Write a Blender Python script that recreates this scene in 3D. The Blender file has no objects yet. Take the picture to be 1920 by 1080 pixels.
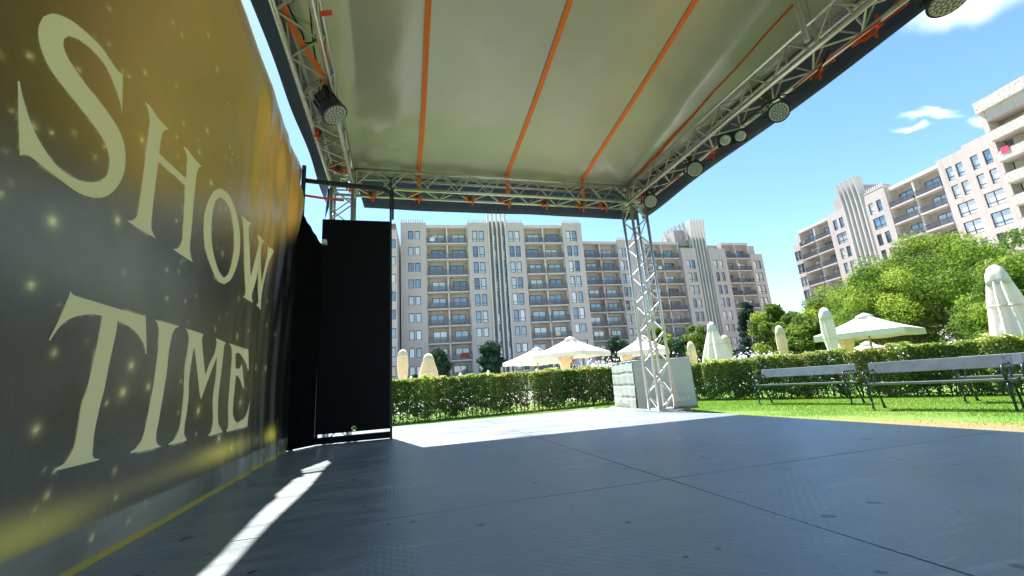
import bpy, bmesh, math, random
import numpy as np
from mathutils import Vector, Matrix
random.seed(7); rng = np.random.default_rng(7)
R_ = math.radians
S = bpy.context.scene
COL = S.collection

# ------------------------------------------------------------------ camera
EYE = 0.55
cam_d = bpy.data.cameras.new('camera'); cam = bpy.data.objects.new('camera', cam_d); COL.objects.link(cam)
cam_d.sensor_width = 36; cam_d.lens = 788 / 1920 * 36; cam_d.clip_end = 3000; cam_d.clip_start = 0.02
def _d(u, v): return Vector((u - 960, -(v - 540), -788.))
Yv = _d(748, 738).normalized(); Xv = _d(3900, 521); Xv = (Xv - Yv * Xv.dot(Yv)).normalized(); Zv = Xv.cross(Yv)
M = Matrix((Xv, Yv, Zv)).to_4x4(); M.translation = (0, 0, EYE)
cam.matrix_world = M
S.camera = cam

# ------------------------------------------------------------------ world, sun, exposure
TO_SUN = Vector((-0.14, 0.55, 1.0)).normalized()
elev = math.asin(TO_SUN.z); azim = math.atan2(TO_SUN.x, TO_SUN.y)
W = bpy.data.worlds.new('World'); S.world = W; W.use_nodes = True
nt = W.node_tree; nt.nodes.clear()
def N(t, **k):
    n = nt.nodes.new(t)
    for a, b in k.items(): setattr(n, a, b)
    return n
L_ = lambda a, b: nt.links.new(a, b)
sky = N('ShaderNodeTexSky', sky_type='NISHITA', sun_disc=False, sun_elevation=elev, sun_rotation=azim,
        altitude=0, air_density=1.0, dust_density=0.25, ozone_density=1.1)
tc = N('ShaderNodeTexCoord')
def clouds():
    # wisps of fair weather cloud: noise inside a few soft patches of the sky
    spots = [(68.9, 30.0, 4.4, 1.8), (72.5, 31.5, 4.5, 2.6), (62.4, 22.0, 1.7, 0.35), (64.6, 22.6, 1.7, 0.38), (66.9, 20.5, .8, .7), (63.9, 22.4, 2.6, .45),
             (100, 26, 9, 3), (-50, 30, 8, 3), (150, 35, 10, 4), (-120, 24, 12, 4), (47.6, 6.9, 1.6, .5), (85, 17, 6, 2)]
    nz = N('ShaderNodeTexNoise'); nz.inputs['Scale'].default_value = 9; nz.inputs['Detail'].default_value = 9; nz.inputs['Roughness'].default_value = .62
    L_(tc.outputs['Generated'], nz.inputs['Vector'])
    nw = N('ShaderNodeTexNoise'); nw.inputs['Scale'].default_value = 14; nw.inputs['Detail'].default_value = 4
    L_(tc.outputs['Generated'], nw.inputs['Vector'])
    off = N('ShaderNodeVectorMath', operation='SUBTRACT'); L_(nw.outputs['Color'], off.inputs[0]); off.inputs[1].default_value = (.5, .5, .5)
    sc = N('ShaderNodeVectorMath', operation='SCALE'); L_(off.outputs[0], sc.inputs[0]); sc.inputs['Scale'].default_value = .06
    ad = N('ShaderNodeVectorMath', operation='ADD'); L_(tc.outputs['Generated'], ad.inputs[0]); L_(sc.outputs[0], ad.inputs[1])
    tot = None
    for az, el, wa, we in spots:
        a, e = R_(az), R_(el)
        c = Vector((math.sin(a) * math.cos(e), math.cos(a) * math.cos(e), math.sin(e)))
        t = Vector((math.cos(a), -math.sin(a), 0)); u = t.cross(c)
        s = N('ShaderNodeVectorMath', operation='SUBTRACT'); L_(ad.outputs[0], s.inputs[0]); s.inputs[1].default_value = c
        # tilt each patch a little, as wind-drawn wisps are
        tl = .42
        t2 = t * math.cos(tl) - u * math.sin(tl); u2 = t * math.sin(tl) + u * math.cos(tl)
        q = []
        for ax, w in ((t2, wa), (u2, we)):
            dd = N('ShaderNodeVectorMath', operation='DOT_PRODUCT'); L_(s.outputs[0], dd.inputs[0]); dd.inputs[1].default_value = ax / math.sin(R_(w))
            m = N('ShaderNodeMath', operation='MULTIPLY'); L_(dd.outputs['Value'], m.inputs[0]); L_(dd.outputs['Value'], m.inputs[1]); q.append(m)
        g = N('ShaderNodeMath', operation='ADD'); L_(q[0].outputs[0], g.inputs[0]); L_(q[1].outputs[0], g.inputs[1])
        ne = N('ShaderNodeMath', operation='MULTIPLY'); L_(g.outputs[0], ne.inputs[0]); ne.inputs[1].default_value = -1
        ex = N('ShaderNodeMath', operation='EXPONENT'); L_(ne.outputs[0], ex.inputs[0])
        # opposite side of the dome is far away, so no mirror image
        if tot is None: tot = ex
        else:
            mx = N('ShaderNodeMath', operation='MAXIMUM'); L_(tot.outputs[0], mx.inputs[0]); L_(ex.outputs[0], mx.inputs[1]); tot = mx
    mm = N('ShaderNodeMath', operation='MULTIPLY'); L_(tot.outputs[0], mm.inputs[0]); mm.inputs[1].default_value = 1.0
    sm = N('ShaderNodeMath', operation='ADD'); L_(mm.outputs[0], sm.inputs[0]); L_(nz.outputs['Fac'], sm.inputs[1])
    mr = N('ShaderNodeMapRange', interpolation_type='SMOOTHSTEP'); L_(sm.outputs[0], mr.inputs['Value'])
    mr.inputs['From Min'].default_value = .78; mr.inputs['From Max'].default_value = 2.0; mr.inputs['To Max'].default_value = .62
    return mr.outputs['Result']
cl = clouds()
hsv = N('ShaderNodeHueSaturation'); hsv.inputs['Saturation'].default_value = 1.16; hsv.inputs['Hue'].default_value = .496; L_(sky.outputs[0], hsv.inputs['Color'])
mix = N('ShaderNodeMixRGB'); L_(cl, mix.inputs['Fac']); L_(hsv.outputs[0], mix.inputs['Color1']); mix.inputs['Color2'].default_value = (9.5, 9.8, 10.2, 1)
bg = N('ShaderNodeBackground'); bg.inputs['Strength'].default_value = 0.095
L_(mix.outputs[0], bg.inputs['Color'])
wo = N('ShaderNodeOutputWorld'); L_(bg.outputs[0], wo.inputs['Surface'])
sl = bpy.data.lights.new('sun', 'SUN'); sl.energy = 5.0; sl.angle = R_(.53); sl.color = (1, .955, .88)
so = bpy.data.objects.new('sun', sl); COL.objects.link(so)
so.rotation_mode = 'QUATERNION'; so.rotation_quaternion = TO_SUN.to_track_quat('Z', 'Y'); so.location = (0, 0, 60)
S.view_settings.view_transform = 'Standard'; S.view_settings.look = 'None'; S.view_settings.gamma = 1
S.view_settings.exposure = 1.64; S.view_settings.use_curve_mapping = False
S.render.engine = 'CYCLES'
S.cycles.max_bounces = 8; S.cycles.diffuse_bounces = 5; S.cycles.glossy_bounces = 3; S.cycles.transmission_bounces = 6
S.cycles.caustics_reflective = False; S.cycles.caustics_refractive = False

# ------------------------------------------------------------------ materials
def mat(name, col, rough=.6, metal=0, noise=None, bump=None, trans=None, spec=None, coord='Object', rand=None, sheen=None):
    """noise=(scale, amount[, second colour]); bump=(scale, strength, distance); rand=(second colour) mixed per object"""
    m = bpy.data.materials.new(name); m.use_nodes = True
    t = m.node_tree; b = t.nodes['Principled BSDF']
    b.inputs['Roughness'].default_value = rough; b.inputs['Metallic'].default_value = metal
    if spec is not None: b.inputs['Specular IOR Level'].default_value = spec
    c = (*col, 1); b.inputs['Base Color'].default_value = c
    co = t.nodes.new('ShaderNodeTexCoord')
    last = None
    if noise:
        n = t.nodes.new('ShaderNodeTexNoise'); n.inputs['Scale'].default_value = noise[0]; n.inputs['Detail'].default_value = 6
        t.links.new(co.outputs[coord], n.inputs['Vector'])
        mx = t.nodes.new('ShaderNodeMixRGB'); mx.inputs['Color1'].default_value = c
        mx.inputs['Color2'].default_value = (*(noise[2] if len(noise) > 2 else [x * .6 for x in col]), 1)
        r = t.nodes.new('ShaderNodeMapRange'); r.inputs['From Min'].default_value = .38; r.inputs['From Max'].default_value = .66; r.inputs['To Max'].default_value = noise[1]
        t.links.new(n.outputs['Fac'], r.inputs['Value']); t.links.new(r.outputs[0], mx.inputs['Fac']); last = mx.outputs[0]
    if rand:
        oi = t.nodes.new('ShaderNodeObjectInfo'); mx2 = t.nodes.new('ShaderNodeMixRGB'); mx2.inputs['Color2'].default_value = (*rand, 1)
        if last: t.links.new(last, mx2.inputs['Color1'])
        else: mx2.inputs['Color1'].default_value = c
        t.links.new(oi.outputs['Random'], mx2.inputs['Fac']); last = mx2.outputs[0]
    if last: t.links.new(last, b.inputs['Base Color'])
    if bump:
        n = t.nodes.new('ShaderNodeTexNoise'); n.inputs['Scale'].default_value = bump[0]; n.inputs['Detail'].default_value = 5
        t.links.new(co.outputs[coord], n.inputs['Vector'])
        bp = t.nodes.new('ShaderNodeBump'); bp.inputs['Strength'].default_value = bump[1]; bp.inputs['Distance'].default_value = bump[2]
        t.links.new(n.outputs['Fac'], bp.inputs['Height']); t.links.new(bp.outputs[0], b.inputs['Normal'])
    if trans:
        tr = t.nodes.new('ShaderNodeBsdfTranslucent'); tr.inputs['Color'].default_value = (*trans[0], 1)
        if last and len(trans) > 2: t.links.new(last, tr.inputs['Color'])
        ms = t.nodes.new('ShaderNodeMixShader'); ms.inputs[0].default_value = trans[1]
        o = t.nodes['Material Output']
        t.links.new(b.outputs[0], ms.inputs[1]); t.links.new(tr.outputs[0], ms.inputs[2]); t.links.new(ms.outputs[0], o.inputs['Surface'])
    return m

def leaf_mat(name, c1, c2, c3, tf=.4, rough=.6, spec=.15):
    m = bpy.data.materials.new(name); m.use_nodes = True; t = m.node_tree; b = t.nodes['Principled BSDF']
    b.inputs['Roughness'].default_value = rough; b.inputs['Specular IOR Level'].default_value = spec
    at = t.nodes.new('ShaderNodeAttribute'); at.attribute_name = 'tone'
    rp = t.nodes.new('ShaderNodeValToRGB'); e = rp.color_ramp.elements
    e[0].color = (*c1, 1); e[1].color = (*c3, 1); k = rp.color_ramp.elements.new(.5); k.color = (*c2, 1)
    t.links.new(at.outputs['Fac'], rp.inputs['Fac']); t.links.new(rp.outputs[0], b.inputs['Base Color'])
    g = t.nodes.new('ShaderNodeHueSaturation'); g.inputs['Value'].default_value = 1.5; g.inputs['Hue'].default_value = .485; t.links.new(rp.outputs[0], g.inputs['Color'])
    tr = t.nodes.new('ShaderNodeBsdfTranslucent'); t.links.new(g.outputs[0], tr.inputs['Color'])
    ms = t.nodes.new('ShaderNodeMixShader'); ms.inputs[0].default_value = tf
    t.links.new(b.outputs[0], ms.inputs[1]); t.links.new(tr.outputs[0], ms.inputs[2]); t.links.new(ms.outputs[0], t.nodes['Material Output'].inputs['Surface'])
    return m

MT = dict(
    alu=mat('brushed_aluminium', (.62, .62, .60), .38, .75, noise=(7, .35, (.40, .40, .38)), bump=(60, .08, .002)),
    alu2=mat('worn_aluminium', (.55, .55, .53), .45, .7, noise=(9, .5, (.33, .33, .32))),
    black_metal=mat('black_powder_coat', (.008, .010, .014), .6, 0, noise=(14, .4, (.03, .032, .036)), bump=(90, .1, .001)),
    black_cloth=mat('black_stage_cloth', (.002, .0022, .0026), .8, 0, noise=(6, .5, (.004, .004, .005)), bump=(40, .3, .004), spec=.05),
    black_panel=mat('black_painted_panel', (.0015, .002, .003), .45, 0, noise=(3, .5, (.003, .004, .006)), bump=(30, .15, .003), spec=.10),
    strap=mat('orange_webbing', (.95, .21, .03), .7, 0, noise=(25, .4, (.75, .15, .03)), bump=(300, .3, .001)),
    red_strap=mat('red_webbing', (.85, .10, .04), .65, 0, noise=(25, .5, (.55, .05, .03)), bump=(300, .3, .001)),
    dark_clip=mat('dark_ratchet_steel', (.08, .07, .07), .4, .6, noise=(30, .5)),
    rubber_cable=mat('black_cable', (.012, .012, .014), .5, 0, noise=(30, .3)),
    valance=mat('grey_vinyl', (.115, .135, .165), .42, 0, noise=(1.6, .5, (.075, .095, .135)), bump=(3.5, .25, .03), trans=((.13, .17, .24), .35)),
    letter=mat('cream_print', (.97, .85, .46), .5, 0, noise=(2.4, .35, (.92, .80, .42)), bump=(40, .08, .002), trans=((.97, .84, .44), .11)),
    render_wall=mat('hotel_render', (.51, .445, .42), .85, 0, noise=(.35, .45, (.45, .39, .37)), bump=(25, .2, .01)),
    render_light=mat('hotel_trim', (.60, .54, .515), .8, 0, noise=(.5, .4, (.52, .465, .445))),
    loggia=mat('loggia_wall', (.48, .41, .385), .85, 0, noise=(.6, .4, (.42, .355, .33))),
    fin=mat('pale_concrete_fin', (.58, .565, .55), .75, 0, noise=(.5, .4, (.52, .50, .475))),
    fin_back=mat('grey_core_wall', (.36, .335, .325), .85, 0, noise=(.4, .4, (.25, .23, .22))),
    frame=mat('anthracite_window_frame', (.035, .035, .045), .5, 0, noise=(5, .3)),
    rail=mat('bronze_railing', (.16, .14, .14), .5, .2, noise=(5, .4)),
    speck=mat('speckled_parapet', (.60, .565, .52), .8, 0, noise=(3.2, .75, (.30, .27, .25)), bump=(6, .4, .05)),
    cream=mat('cream_umbrella_cloth', (.86, .83, .78), .8, 0, noise=(1.2, .4, (.78, .74, .67)), trans=((.88, .82, .68), .3), bump=(4, .5, .04)),
    yellowcloth=mat('sand_umbrella_cloth', (.83, .72, .52), .8, 0, noise=(1.6, .45, (.74, .62, .42)), trans=((.88, .76, .50), .3), bump=(4, .5, .04)),
    white=mat('white_umbrella_cloth', (.80, .81, .82), .8, 0, noise=(2, .3, (.68, .70, .73)), trans=((.8, .82, .85), .25)),
    green=mat('green_parasol_cloth', (.02, .28, .16), .7, 0, noise=(2, .4), trans=((.03, .4, .2), .3)),
    pole=mat('varnished_wood_pole', (.42, .27, .11), .5, 0, noise=(12, .5, (.30, .18, .07))),
    bark=mat('pine_bark', (.16, .12, .10), .9, 0, noise=(5, .6, (.08, .06, .05)), bump=(14, .6, .05)),
    twig=mat('hedge_twig', (.09, .065, .045), .85, 0, noise=(20, .5)),
    iron=mat('black_cast_iron', (.018, .024, .028), .35, .25, noise=(18, .5, (.04, .05, .055)), bump=(60, .25, .003)),
    slat=mat('blue_grey_painted_slat', (.17, .20, .22), .40, 0, noise=(6, .6, (.11, .135, .15)), bump=(22, .3, .004)),
    cover=mat('grey_green_cover_cloth', (.54, .59, .56), .75, 0, noise=(1.7, .5, (.45, .50, .475)), trans=((.45, .5, .45), .15), bump=(6, .35, .02)),
    covertop=mat('sun_bleached_cover_top', (.55, .50, .42), .8, 0, noise=(3, .5)),
    covertext=mat('white_cover_print', (.80, .83, .80), .7, 0, noise=(4, .2)),
    pallet=mat('pallet_wood', (.36, .24, .14), .8, 0, noise=(9, .6)),
    stage_side=mat('stage_skirt', (.06, .06, .065), .7, 0, noise=(3, .5)),
    lensback=mat('grey_lens_plate', (.30, .32, .32), .3, 0, noise=(40, .3)),
    bolt=mat('zinc_bolt', (.5, .5, .5), .3, .9, noise=(20, .3)),
    terrace=mat('pool_terrace_paving', (.55, .52, .47), .85, 0, noise=(.8, .5, (.45, .42, .37)), bump=(9, .3, .01)),
    pink=mat('pink_towel', (.75, .06, .16), .9, 0, noise=(6, .4)),
    redtowel=mat('red_balcony_towel', (.38, .05, .03), .9, 0, noise=(6, .4)),
    whitetag=mat('white_paper_label', (.7, .72, .75), .6, 0, noise=(8, .2)),
    stone=mat('sandy_stone', (.45, .34, .24), .9, 0, noise=(9, .6), bump=(15, .5, .02)),
    lamp_yellow=mat('cream_sign_board', (.66, .60, .40), .6, 0, noise=(3, .4)),
    hedge_leaf=leaf_mat('privet_leaf', (.035, .075, .018), (.14, .23, .04), (.36, .43, .10), .55, .33, .6),
    hedge_dry=leaf_mat('browning_privet_leaf', (.05, .06, .02), (.20, .16, .05), (.34, .25, .12), .4),
    pine_leaf=leaf_mat('stone_pine_needles', (.04, .09, .015), (.13, .23, .028), (.31, .41, .06), .42),
    lime_leaf=leaf_mat('lime_green_leaf', (.06, .12, .02), (.13, .22, .03), (.26, .36, .05), .45),
    dark_leaf=leaf_mat('dark_holm_leaf', (.010, .035, .022), (.022, .065, .035), (.04, .10, .045), .25),
    conifer_leaf=leaf_mat('blue_conifer_needles', (.015, .035, .028), (.03, .06, .045), (.05, .09, .065), .2),
    grass=leaf_mat('lawn_blade', (.06, .16, .012), (.13, .28, .02), (.26, .31, .06), .45),
)
def weather(m, amt=.35):
    t = m.node_tree; b = t.nodes['Principled BSDF']; src = b.inputs['Base Color'].links[0].from_socket
    co = t.nodes.new('ShaderNodeTexCoord'); mp = t.nodes.new('ShaderNodeMapping'); mp.inputs['Scale'].default_value = (1.6, 1.6, .16); t.links.new(co.outputs['Object'], mp.inputs[0])
    n = t.nodes.new('ShaderNodeTexNoise'); n.inputs['Scale'].default_value = 1.0; n.inputs['Detail'].default_value = 7; t.links.new(mp.outputs[0], n.inputs['Vector'])
    r = t.nodes.new('ShaderNodeMapRange'); r.inputs['From Min'].default_value = .5; r.inputs['From Max'].default_value = .75; r.inputs['To Max'].default_value = amt; t.links.new(n.outputs['Fac'], r.inputs['Value'])
    x = t.nodes.new('ShaderNodeMixRGB'); x.inputs['Color2'].default_value = (.27, .235, .22, 1); t.links.new(src, x.inputs['Color1']); t.links.new(r.outputs[0], x.inputs['Fac']); t.links.new(x.outputs[0], b.inputs['Base Color'])
for k_ in ('render_wall', 'render_light', 'fin', 'loggia'): weather(MT[k_])
weather(MT['cream'], .12); weather(MT['yellowcloth'], .10)
def glass_mat():
    m = bpy.data.materials.new('hotel_window_glass'); m.use_nodes = True; t = m.node_tree; b = t.nodes['Principled BSDF']
    oi = t.nodes.new('ShaderNodeObjectInfo'); rp = t.nodes.new('ShaderNodeValToRGB'); rp.color_ramp.interpolation = 'CONSTANT'
    e = rp.color_ramp.elements; e[0].color = (.10, .17, .26, 1); e[1].position = .25; e[1].color = (.16, .26, .36, 1)
    for p, c in ((.45, (.50, .56, .60)), (.62, (.72, .73, .71)), (.85, (.42, .50, .56)), (.93, (.05, .08, .11))):
        k = rp.color_ramp.elements.new(p); k.color = (*c, 1)
    t.links.new(oi.outputs['Random'], rp.inputs['Fac'])
    co = t.nodes.new('ShaderNodeTexCoord'); wv = t.nodes.new('ShaderNodeTexWave'); wv.inputs['Scale'].default_value = 3.5; wv.inputs['Distortion'].default_value = 3
    t.links.new(co.outputs['Object'], wv.inputs['Vector'])
    mx = t.nodes.new('ShaderNodeMixRGB'); mx.blend_type = 'MULTIPLY'; mx.inputs['Fac'].default_value = .25
    t.links.new(rp.outputs[0], mx.inputs['Color1']); t.links.new(wv.outputs['Color'], mx.inputs['Color2'])
    t.links.new(mx.outputs[0], b.inputs['Base Color'])
    b.inputs['Roughness'].default_value = .05; b.inputs['IOR'].default_value = 1.9; b.inputs['Specular IOR Level'].default_value = .9
    return m
MT['glass'] = glass_mat()
def railglass():
    m = bpy.data.materials.new('smoked_balcony_glass'); m.use_nodes = True; t = m.node_tree; b = t.nodes['Principled BSDF']
    b.inputs['Base Color'].default_value = (.20, .19, .20, 1); b.inputs['Roughness'].default_value = .15
    tr = t.nodes.new('ShaderNodeBsdfTransparent'); ms = t.nodes.new('ShaderNodeMixShader'); ms.inputs[0].default_value = .55
    t.links.new(b.outputs[0], ms.inputs[1]); t.links.new(tr.outputs[0], ms.inputs[2]); t.links.new(ms.outputs[0], t.nodes['Material Output'].inputs['Surface'])
    return m
MT['railglass'] = railglass()
def led_mat():
    m = bpy.data.materials.new('led_lens'); m.use_nodes = True; b = m.node_tree.nodes['Principled BSDF']
    b.inputs['Base Color'].default_value = (.42, .46, .45, 1); b.inputs['Roughness'].default_value = .18; b.inputs['Coat Weight'].default_value = 1
    return m
MT['led'] = led_mat()

# ------------------------------------------------------------------ mesh helpers
class MB:
    def __init__(s): s.v = []; s.f = []
    def box(s, x0, x1, y0, y1, z0, z1):
        n = len(s.v)
        s.v += [(x0, y0, z0), (x1, y0, z0), (x1, y1, z0), (x0, y1, z0), (x0, y0, z1), (x1, y0, z1), (x1, y1, z1), (x0, y1, z1)]
        s.f += [tuple(n + i for i in q) for q in ((0, 3, 2, 1), (4, 5, 6, 7), (0, 1, 5, 4), (1, 2, 6, 5), (2, 3, 7, 6), (3, 0, 4, 7))]
        return s
    def quad(s, a, b, c, d):
        n = len(s.v); s.v += [tuple(a), tuple(b), tuple(c), tuple(d)]; s.f.append((n, n + 1, n + 2, n + 3)); return s
    def tube(s, pts, r, seg=8, cap=True):
        pts = [Vector(p) for p in pts]; k = len(pts)
        rs = r if isinstance(r, (list, tuple)) else [r] * k
        n0 = len(s.v); up = None
        for i, p in enumerate(pts):
            d = (pts[min(i + 1, k - 1)] - pts[max(i - 1, 0)]).normalized()
            if up is None:
                up = Vector((0, 0, 1)) if abs(d.z) < .9 else Vector((1, 0, 0))
            a = (up - d * up.dot(d)).normalized(); up = a; b = d.cross(a)
            for j in range(seg):
                t = 2 * math.pi * j / seg; q = p + (a * math.cos(t) + b * math.sin(t)) * rs[i]; s.v.append(tuple(q))
        for i in range(k - 1):
            for j in range(seg):
                a = n0 + i * seg + j; b = n0 + i * seg + (j + 1) % seg; s.f.append((a, b, b + seg, a + seg))
        if cap:
            s.f.append(tuple(n0 + j for j in reversed(range(seg)))); s.f.append(tuple(n0 + (k - 1) * seg + j for j in range(seg)))
        return s
    def ribbon(s, pts, wdir, w, th):
        """flat band along pts, wdir = across direction"""
        pts = [Vector(p) for p in pts]; wv = Vector(wdir).normalized() * w / 2; n0 = len(s.v); k = len(pts)
        for i, p in enumerate(pts):
            d = (pts[min(i + 1, k - 1)] - pts[max(i - 1, 0)]).normalized(); nn = d.cross(wv).normalized() * th / 2
            s.v += [tuple(p - wv - nn), tuple(p + wv - nn), tuple(p + wv + nn), tuple(p - wv + nn)]
        for i in range(k - 1):
            for j in range(4):
                a = n0 + i * 4 + j; b = n0 + i * 4 + (j + 1) % 4; s.f.append((a, b, b + 4, a + 4))
        s.f.append((n0 + 3, n0 + 2, n0 + 1, n0)); m = n0 + 4 * (k - 1); s.f.append((m, m + 1, m + 2, m + 3)); return s
    def lathe(s, prof, seg=16, c=(0, 0, 0), fn=None):
        n0 = len(s.v)
        for r, z in prof:
            for j in range(seg):
                t = 2 * math.pi * j / seg; rr = r * (fn(t, z) if fn else 1)
                s.v.append((c[0] + rr * math.cos(t), c[1] + rr * math.sin(t), c[2] + z))
        for i in range(len(prof) - 1):
            for j in range(seg):
                a = n0 + i * seg + j; b = n0 + i * seg + (j + 1) % seg; s.f.append((a, b, b + seg, a + seg))
        s.f.append(tuple(n0 + j for j in reversed(range(seg)))); m = n0 + (len(prof) - 1) * seg; s.f.append(tuple(m + j for j in range(seg)))
        return s
    def grid(s, fn, nu, nv):
        n0 = len(s.v)
        for i in range(nu + 1):
            for j in range(nv + 1): s.v.append(tuple(fn(i / nu, j / nv)))
        for i in range(nu):
            for j in range(nv):
                a = n0 + i * (nv + 1) + j; s.f.append((a, a + nv + 1, a + nv + 2, a + 1))
        return s
    def mesh(s, name, m=None, smooth=False):
        me = bpy.data.meshes.new(name); me.from_pydata(s.v, [], s.f); me.update()
        if m: me.materials.append(m)
        if smooth: me.polygons.foreach_set('use_smooth', [True] * len(me.polygons))
        return me
    def build(s, name, m, parent=None, smooth=False, **k):
        return link(s.mesh(name, m, smooth), name, parent, **k)
def link(me, name, parent=None, loc=(0, 0, 0), rot=(0, 0, 0), world=False, **k):
    o = bpy.data.objects.new(name, me); COL.objects.link(o); o.location = loc; o.rotation_euler = rot
    if parent:
        o.parent = parent
        if world: o.location = -Vector(parent.location)
    tag(o, **k); return o
def tag(o, label=None, cat=None, group=None, kind=None):
    if label: o['label'] = label
    if cat: o['category'] = cat
    if group: o['group'] = group
    if kind: o['kind'] = kind
    return o
def thing(name, loc, label, cat, group=None, rz=0):
    o = bpy.data.objects.new(name, None); COL.objects.link(o); o.location = loc; o.rotation_euler = (0, 0, rz); o.empty_display_size = .2
    return tag(o, label, cat, group)
def bevel(o, w, seg=2):
    m = o.modifiers.new('bevel', 'BEVEL'); m.width = w; m.segments = seg; m.limit_method = 'ANGLE'; return o
def solid(o, t):
    m = o.modifiers.new('thickness', 'SOLIDIFY'); m.thickness = t; m.offset = 0; return o
def copy_tree(o, loc=None, rz=None, **k):
    def cp(s, par):
        c = s.copy(); COL.objects.link(c); c.parent = par
        for ch in s.children: cp(ch, c)
        return c
    c = cp(o, None)
    if loc is not None: c.location = loc
    if rz is not None: c.rotation_euler[2] = rz
    tag(c, **k); return c
def smooth01(t): t = max(0., min(1., t)); return t * t * (3 - 2 * t)

def quads_mesh(name, cen, nrm, size, aspect, tone, m, up=None):
    """many small leaf quads from numpy arrays: folded rhombus leaves"""
    n = len(cen); nrm = nrm / (np.linalg.norm(nrm, axis=1, keepdims=True) + 1e-9)
    r = rng.normal(size=(n, 3)) if up is None else up + rng.normal(size=(n, 3)) * .35
    a = r - nrm * (r * nrm).sum(1, keepdims=True); a /= (np.linalg.norm(a, axis=1, keepdims=True) + 1e-9); b = np.cross(nrm, a)
    sz = size[:, None] if isinstance(size, np.ndarray) else size
    V = np.empty((n, 4, 3)); V[:, 0] = cen - a * sz; V[:, 1] = cen + b * sz * aspect; V[:, 2] = cen + a * sz; V[:, 3] = cen - b * sz * aspect
    V = V.reshape(-1, 3); me = bpy.data.meshes.new(name)
    me.vertices.add(n * 4); me.vertices.foreach_set('co', V.ravel().astype(np.float32))
    me.loops.add(n * 4); me.loops.foreach_set('vertex_index', np.arange(n * 4, dtype=np.int32))
    me.polygons.add(n); me.polygons.foreach_set('loop_start', np.arange(0, n * 4, 4, dtype=np.int32))
    me.polygons.foreach_set('loop_total', np.full(n, 4, dtype=np.int32)); me.update(calc_edges=True)
    at = me.attributes.new('tone', 'FLOAT', 'FACE'); at.data.foreach_set('value', np.clip(tone, 0, 1).astype(np.float32))
    me.materials.append(m); return me

# ------------------------------------------------------------------ ground
GZ = -.28
def ground_mat():
    m = bpy.data.materials.new('lawn_soil'); m.use_nodes = True; t = m.node_tree; b = t.nodes['Principled BSDF']; b.inputs['Roughness'].default_value = .95
    co = t.nodes.new('ShaderNodeTexCoord')
    n1 = t.nodes.new('ShaderNodeTexNoise'); n1.inputs['Scale'].default_value = .9; n1.inputs['Detail'].default_value = 8
    n2 = t.nodes.new('ShaderNodeTexNoise'); n2.inputs['Scale'].default_value = 60; n2.inputs['Detail'].default_value = 3
    for n in (n1, n2): t.links.new(co.outputs['Object'], n.inputs['Vector'])
    r = t.nodes.new('ShaderNodeValToRGB'); e = r.color_ramp.elements; e[0].position = .35; e[0].color = (.10, .24, .02, 1); e[1].position = .72; e[1].color = (.20, .27, .05, 1)
    t.links.new(n1.outputs['Fac'], r.inputs['Fac'])
    mx = t.nodes.new('ShaderNodeMixRGB'); mx.blend_type = 'MULTIPLY'; mx.inputs['Fac'].default_value = .7
    r2 = t.nodes.new('ShaderNodeValToRGB'); r2.color_ramp.elements[0].position = .3; r2.color_ramp.elements[0].color = (.45, .5, .4, 1); r2.color_ramp.elements[1].position = .6
    t.links.new(n2.outputs['Fac'], r2.inputs['Fac']); t.links.new(r.outputs[0], mx.inputs['Color1']); t.links.new(r2.outputs[0], mx.inputs['Color2'])
    # worn sandy strip beside the platform (x between 4 and 7.2, following a ragged line)
    sx = t.nodes.new('ShaderNodeSeparateXYZ'); t.links.new(co.outputs['Object'], sx.inputs[0])
    ad = t.nodes.new('ShaderNodeMath'); ad.operation = 'MULTIPLY_ADD'; t.links.new(n1.outputs['Fac'], ad.inputs[0]); ad.inputs[1].default_value = 2.2; t.links.new(sx.outputs['X'], ad.inputs[2])
    sy = t.nodes.new('ShaderNodeMath'); sy.operation = 'MULTIPLY_ADD'; t.links.new(sx.outputs['Y'], sy.inputs[0]); sy.inputs[1].default_value = .22; t.links.new(ad.outputs[0], sy.inputs[2])
    mr = t.nodes.new('ShaderNodeMapRange'); t.links.new(sy.outputs[0], mr.inputs['Value']); mr.inputs['From Min'].default_value = 9.3; mr.inputs['From Max'].default_value = 8.3
    gx = t.nodes.new('ShaderNodeMath'); gx.operation = 'GREATER_THAN'; gx.inputs[1].default_value = 4.1; t.links.new(sx.outputs['X'], gx.inputs[0]); gm = t.nodes.new('ShaderNodeMath'); gm.operation = 'MULTIPLY'; t.links.new(gx.outputs[0], gm.inputs[0]); t.links.new(mr.outputs[0], gm.inputs[1])
    mm = t.nodes.new('ShaderNodeMixRGB'); mm.inputs['Color2'].default_value = (.27, .185, .09, 1); t.links.new(gm.outputs[0], mm.inputs['Fac']); t.links.new(mx.outputs[0], mm.inputs['Color1'])
    t.links.new(mm.outputs[0], b.inputs['Base Color'])
    bp = t.nodes.new('ShaderNodeBump'); bp.inputs['Strength'].default_value = .6; bp.inputs['Distance'].default_value = .03; t.links.new(n2.outputs['Fac'], bp.inputs['Height']); t.links.new(bp.outputs[0], b.inputs['Normal'])
    return m
MB().quad((-900, -900, GZ), (1500, -900, GZ), (1500, 1500, GZ), (-900, 1500, GZ)).build('ground', ground_mat(), kind='structure')
MB().grid(lambda u, v: (-25 + 125 * u, 19 + 56 * v, GZ + .004), 6, 4).build('pool_terrace', MT['terrace'], kind='structure')

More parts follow.
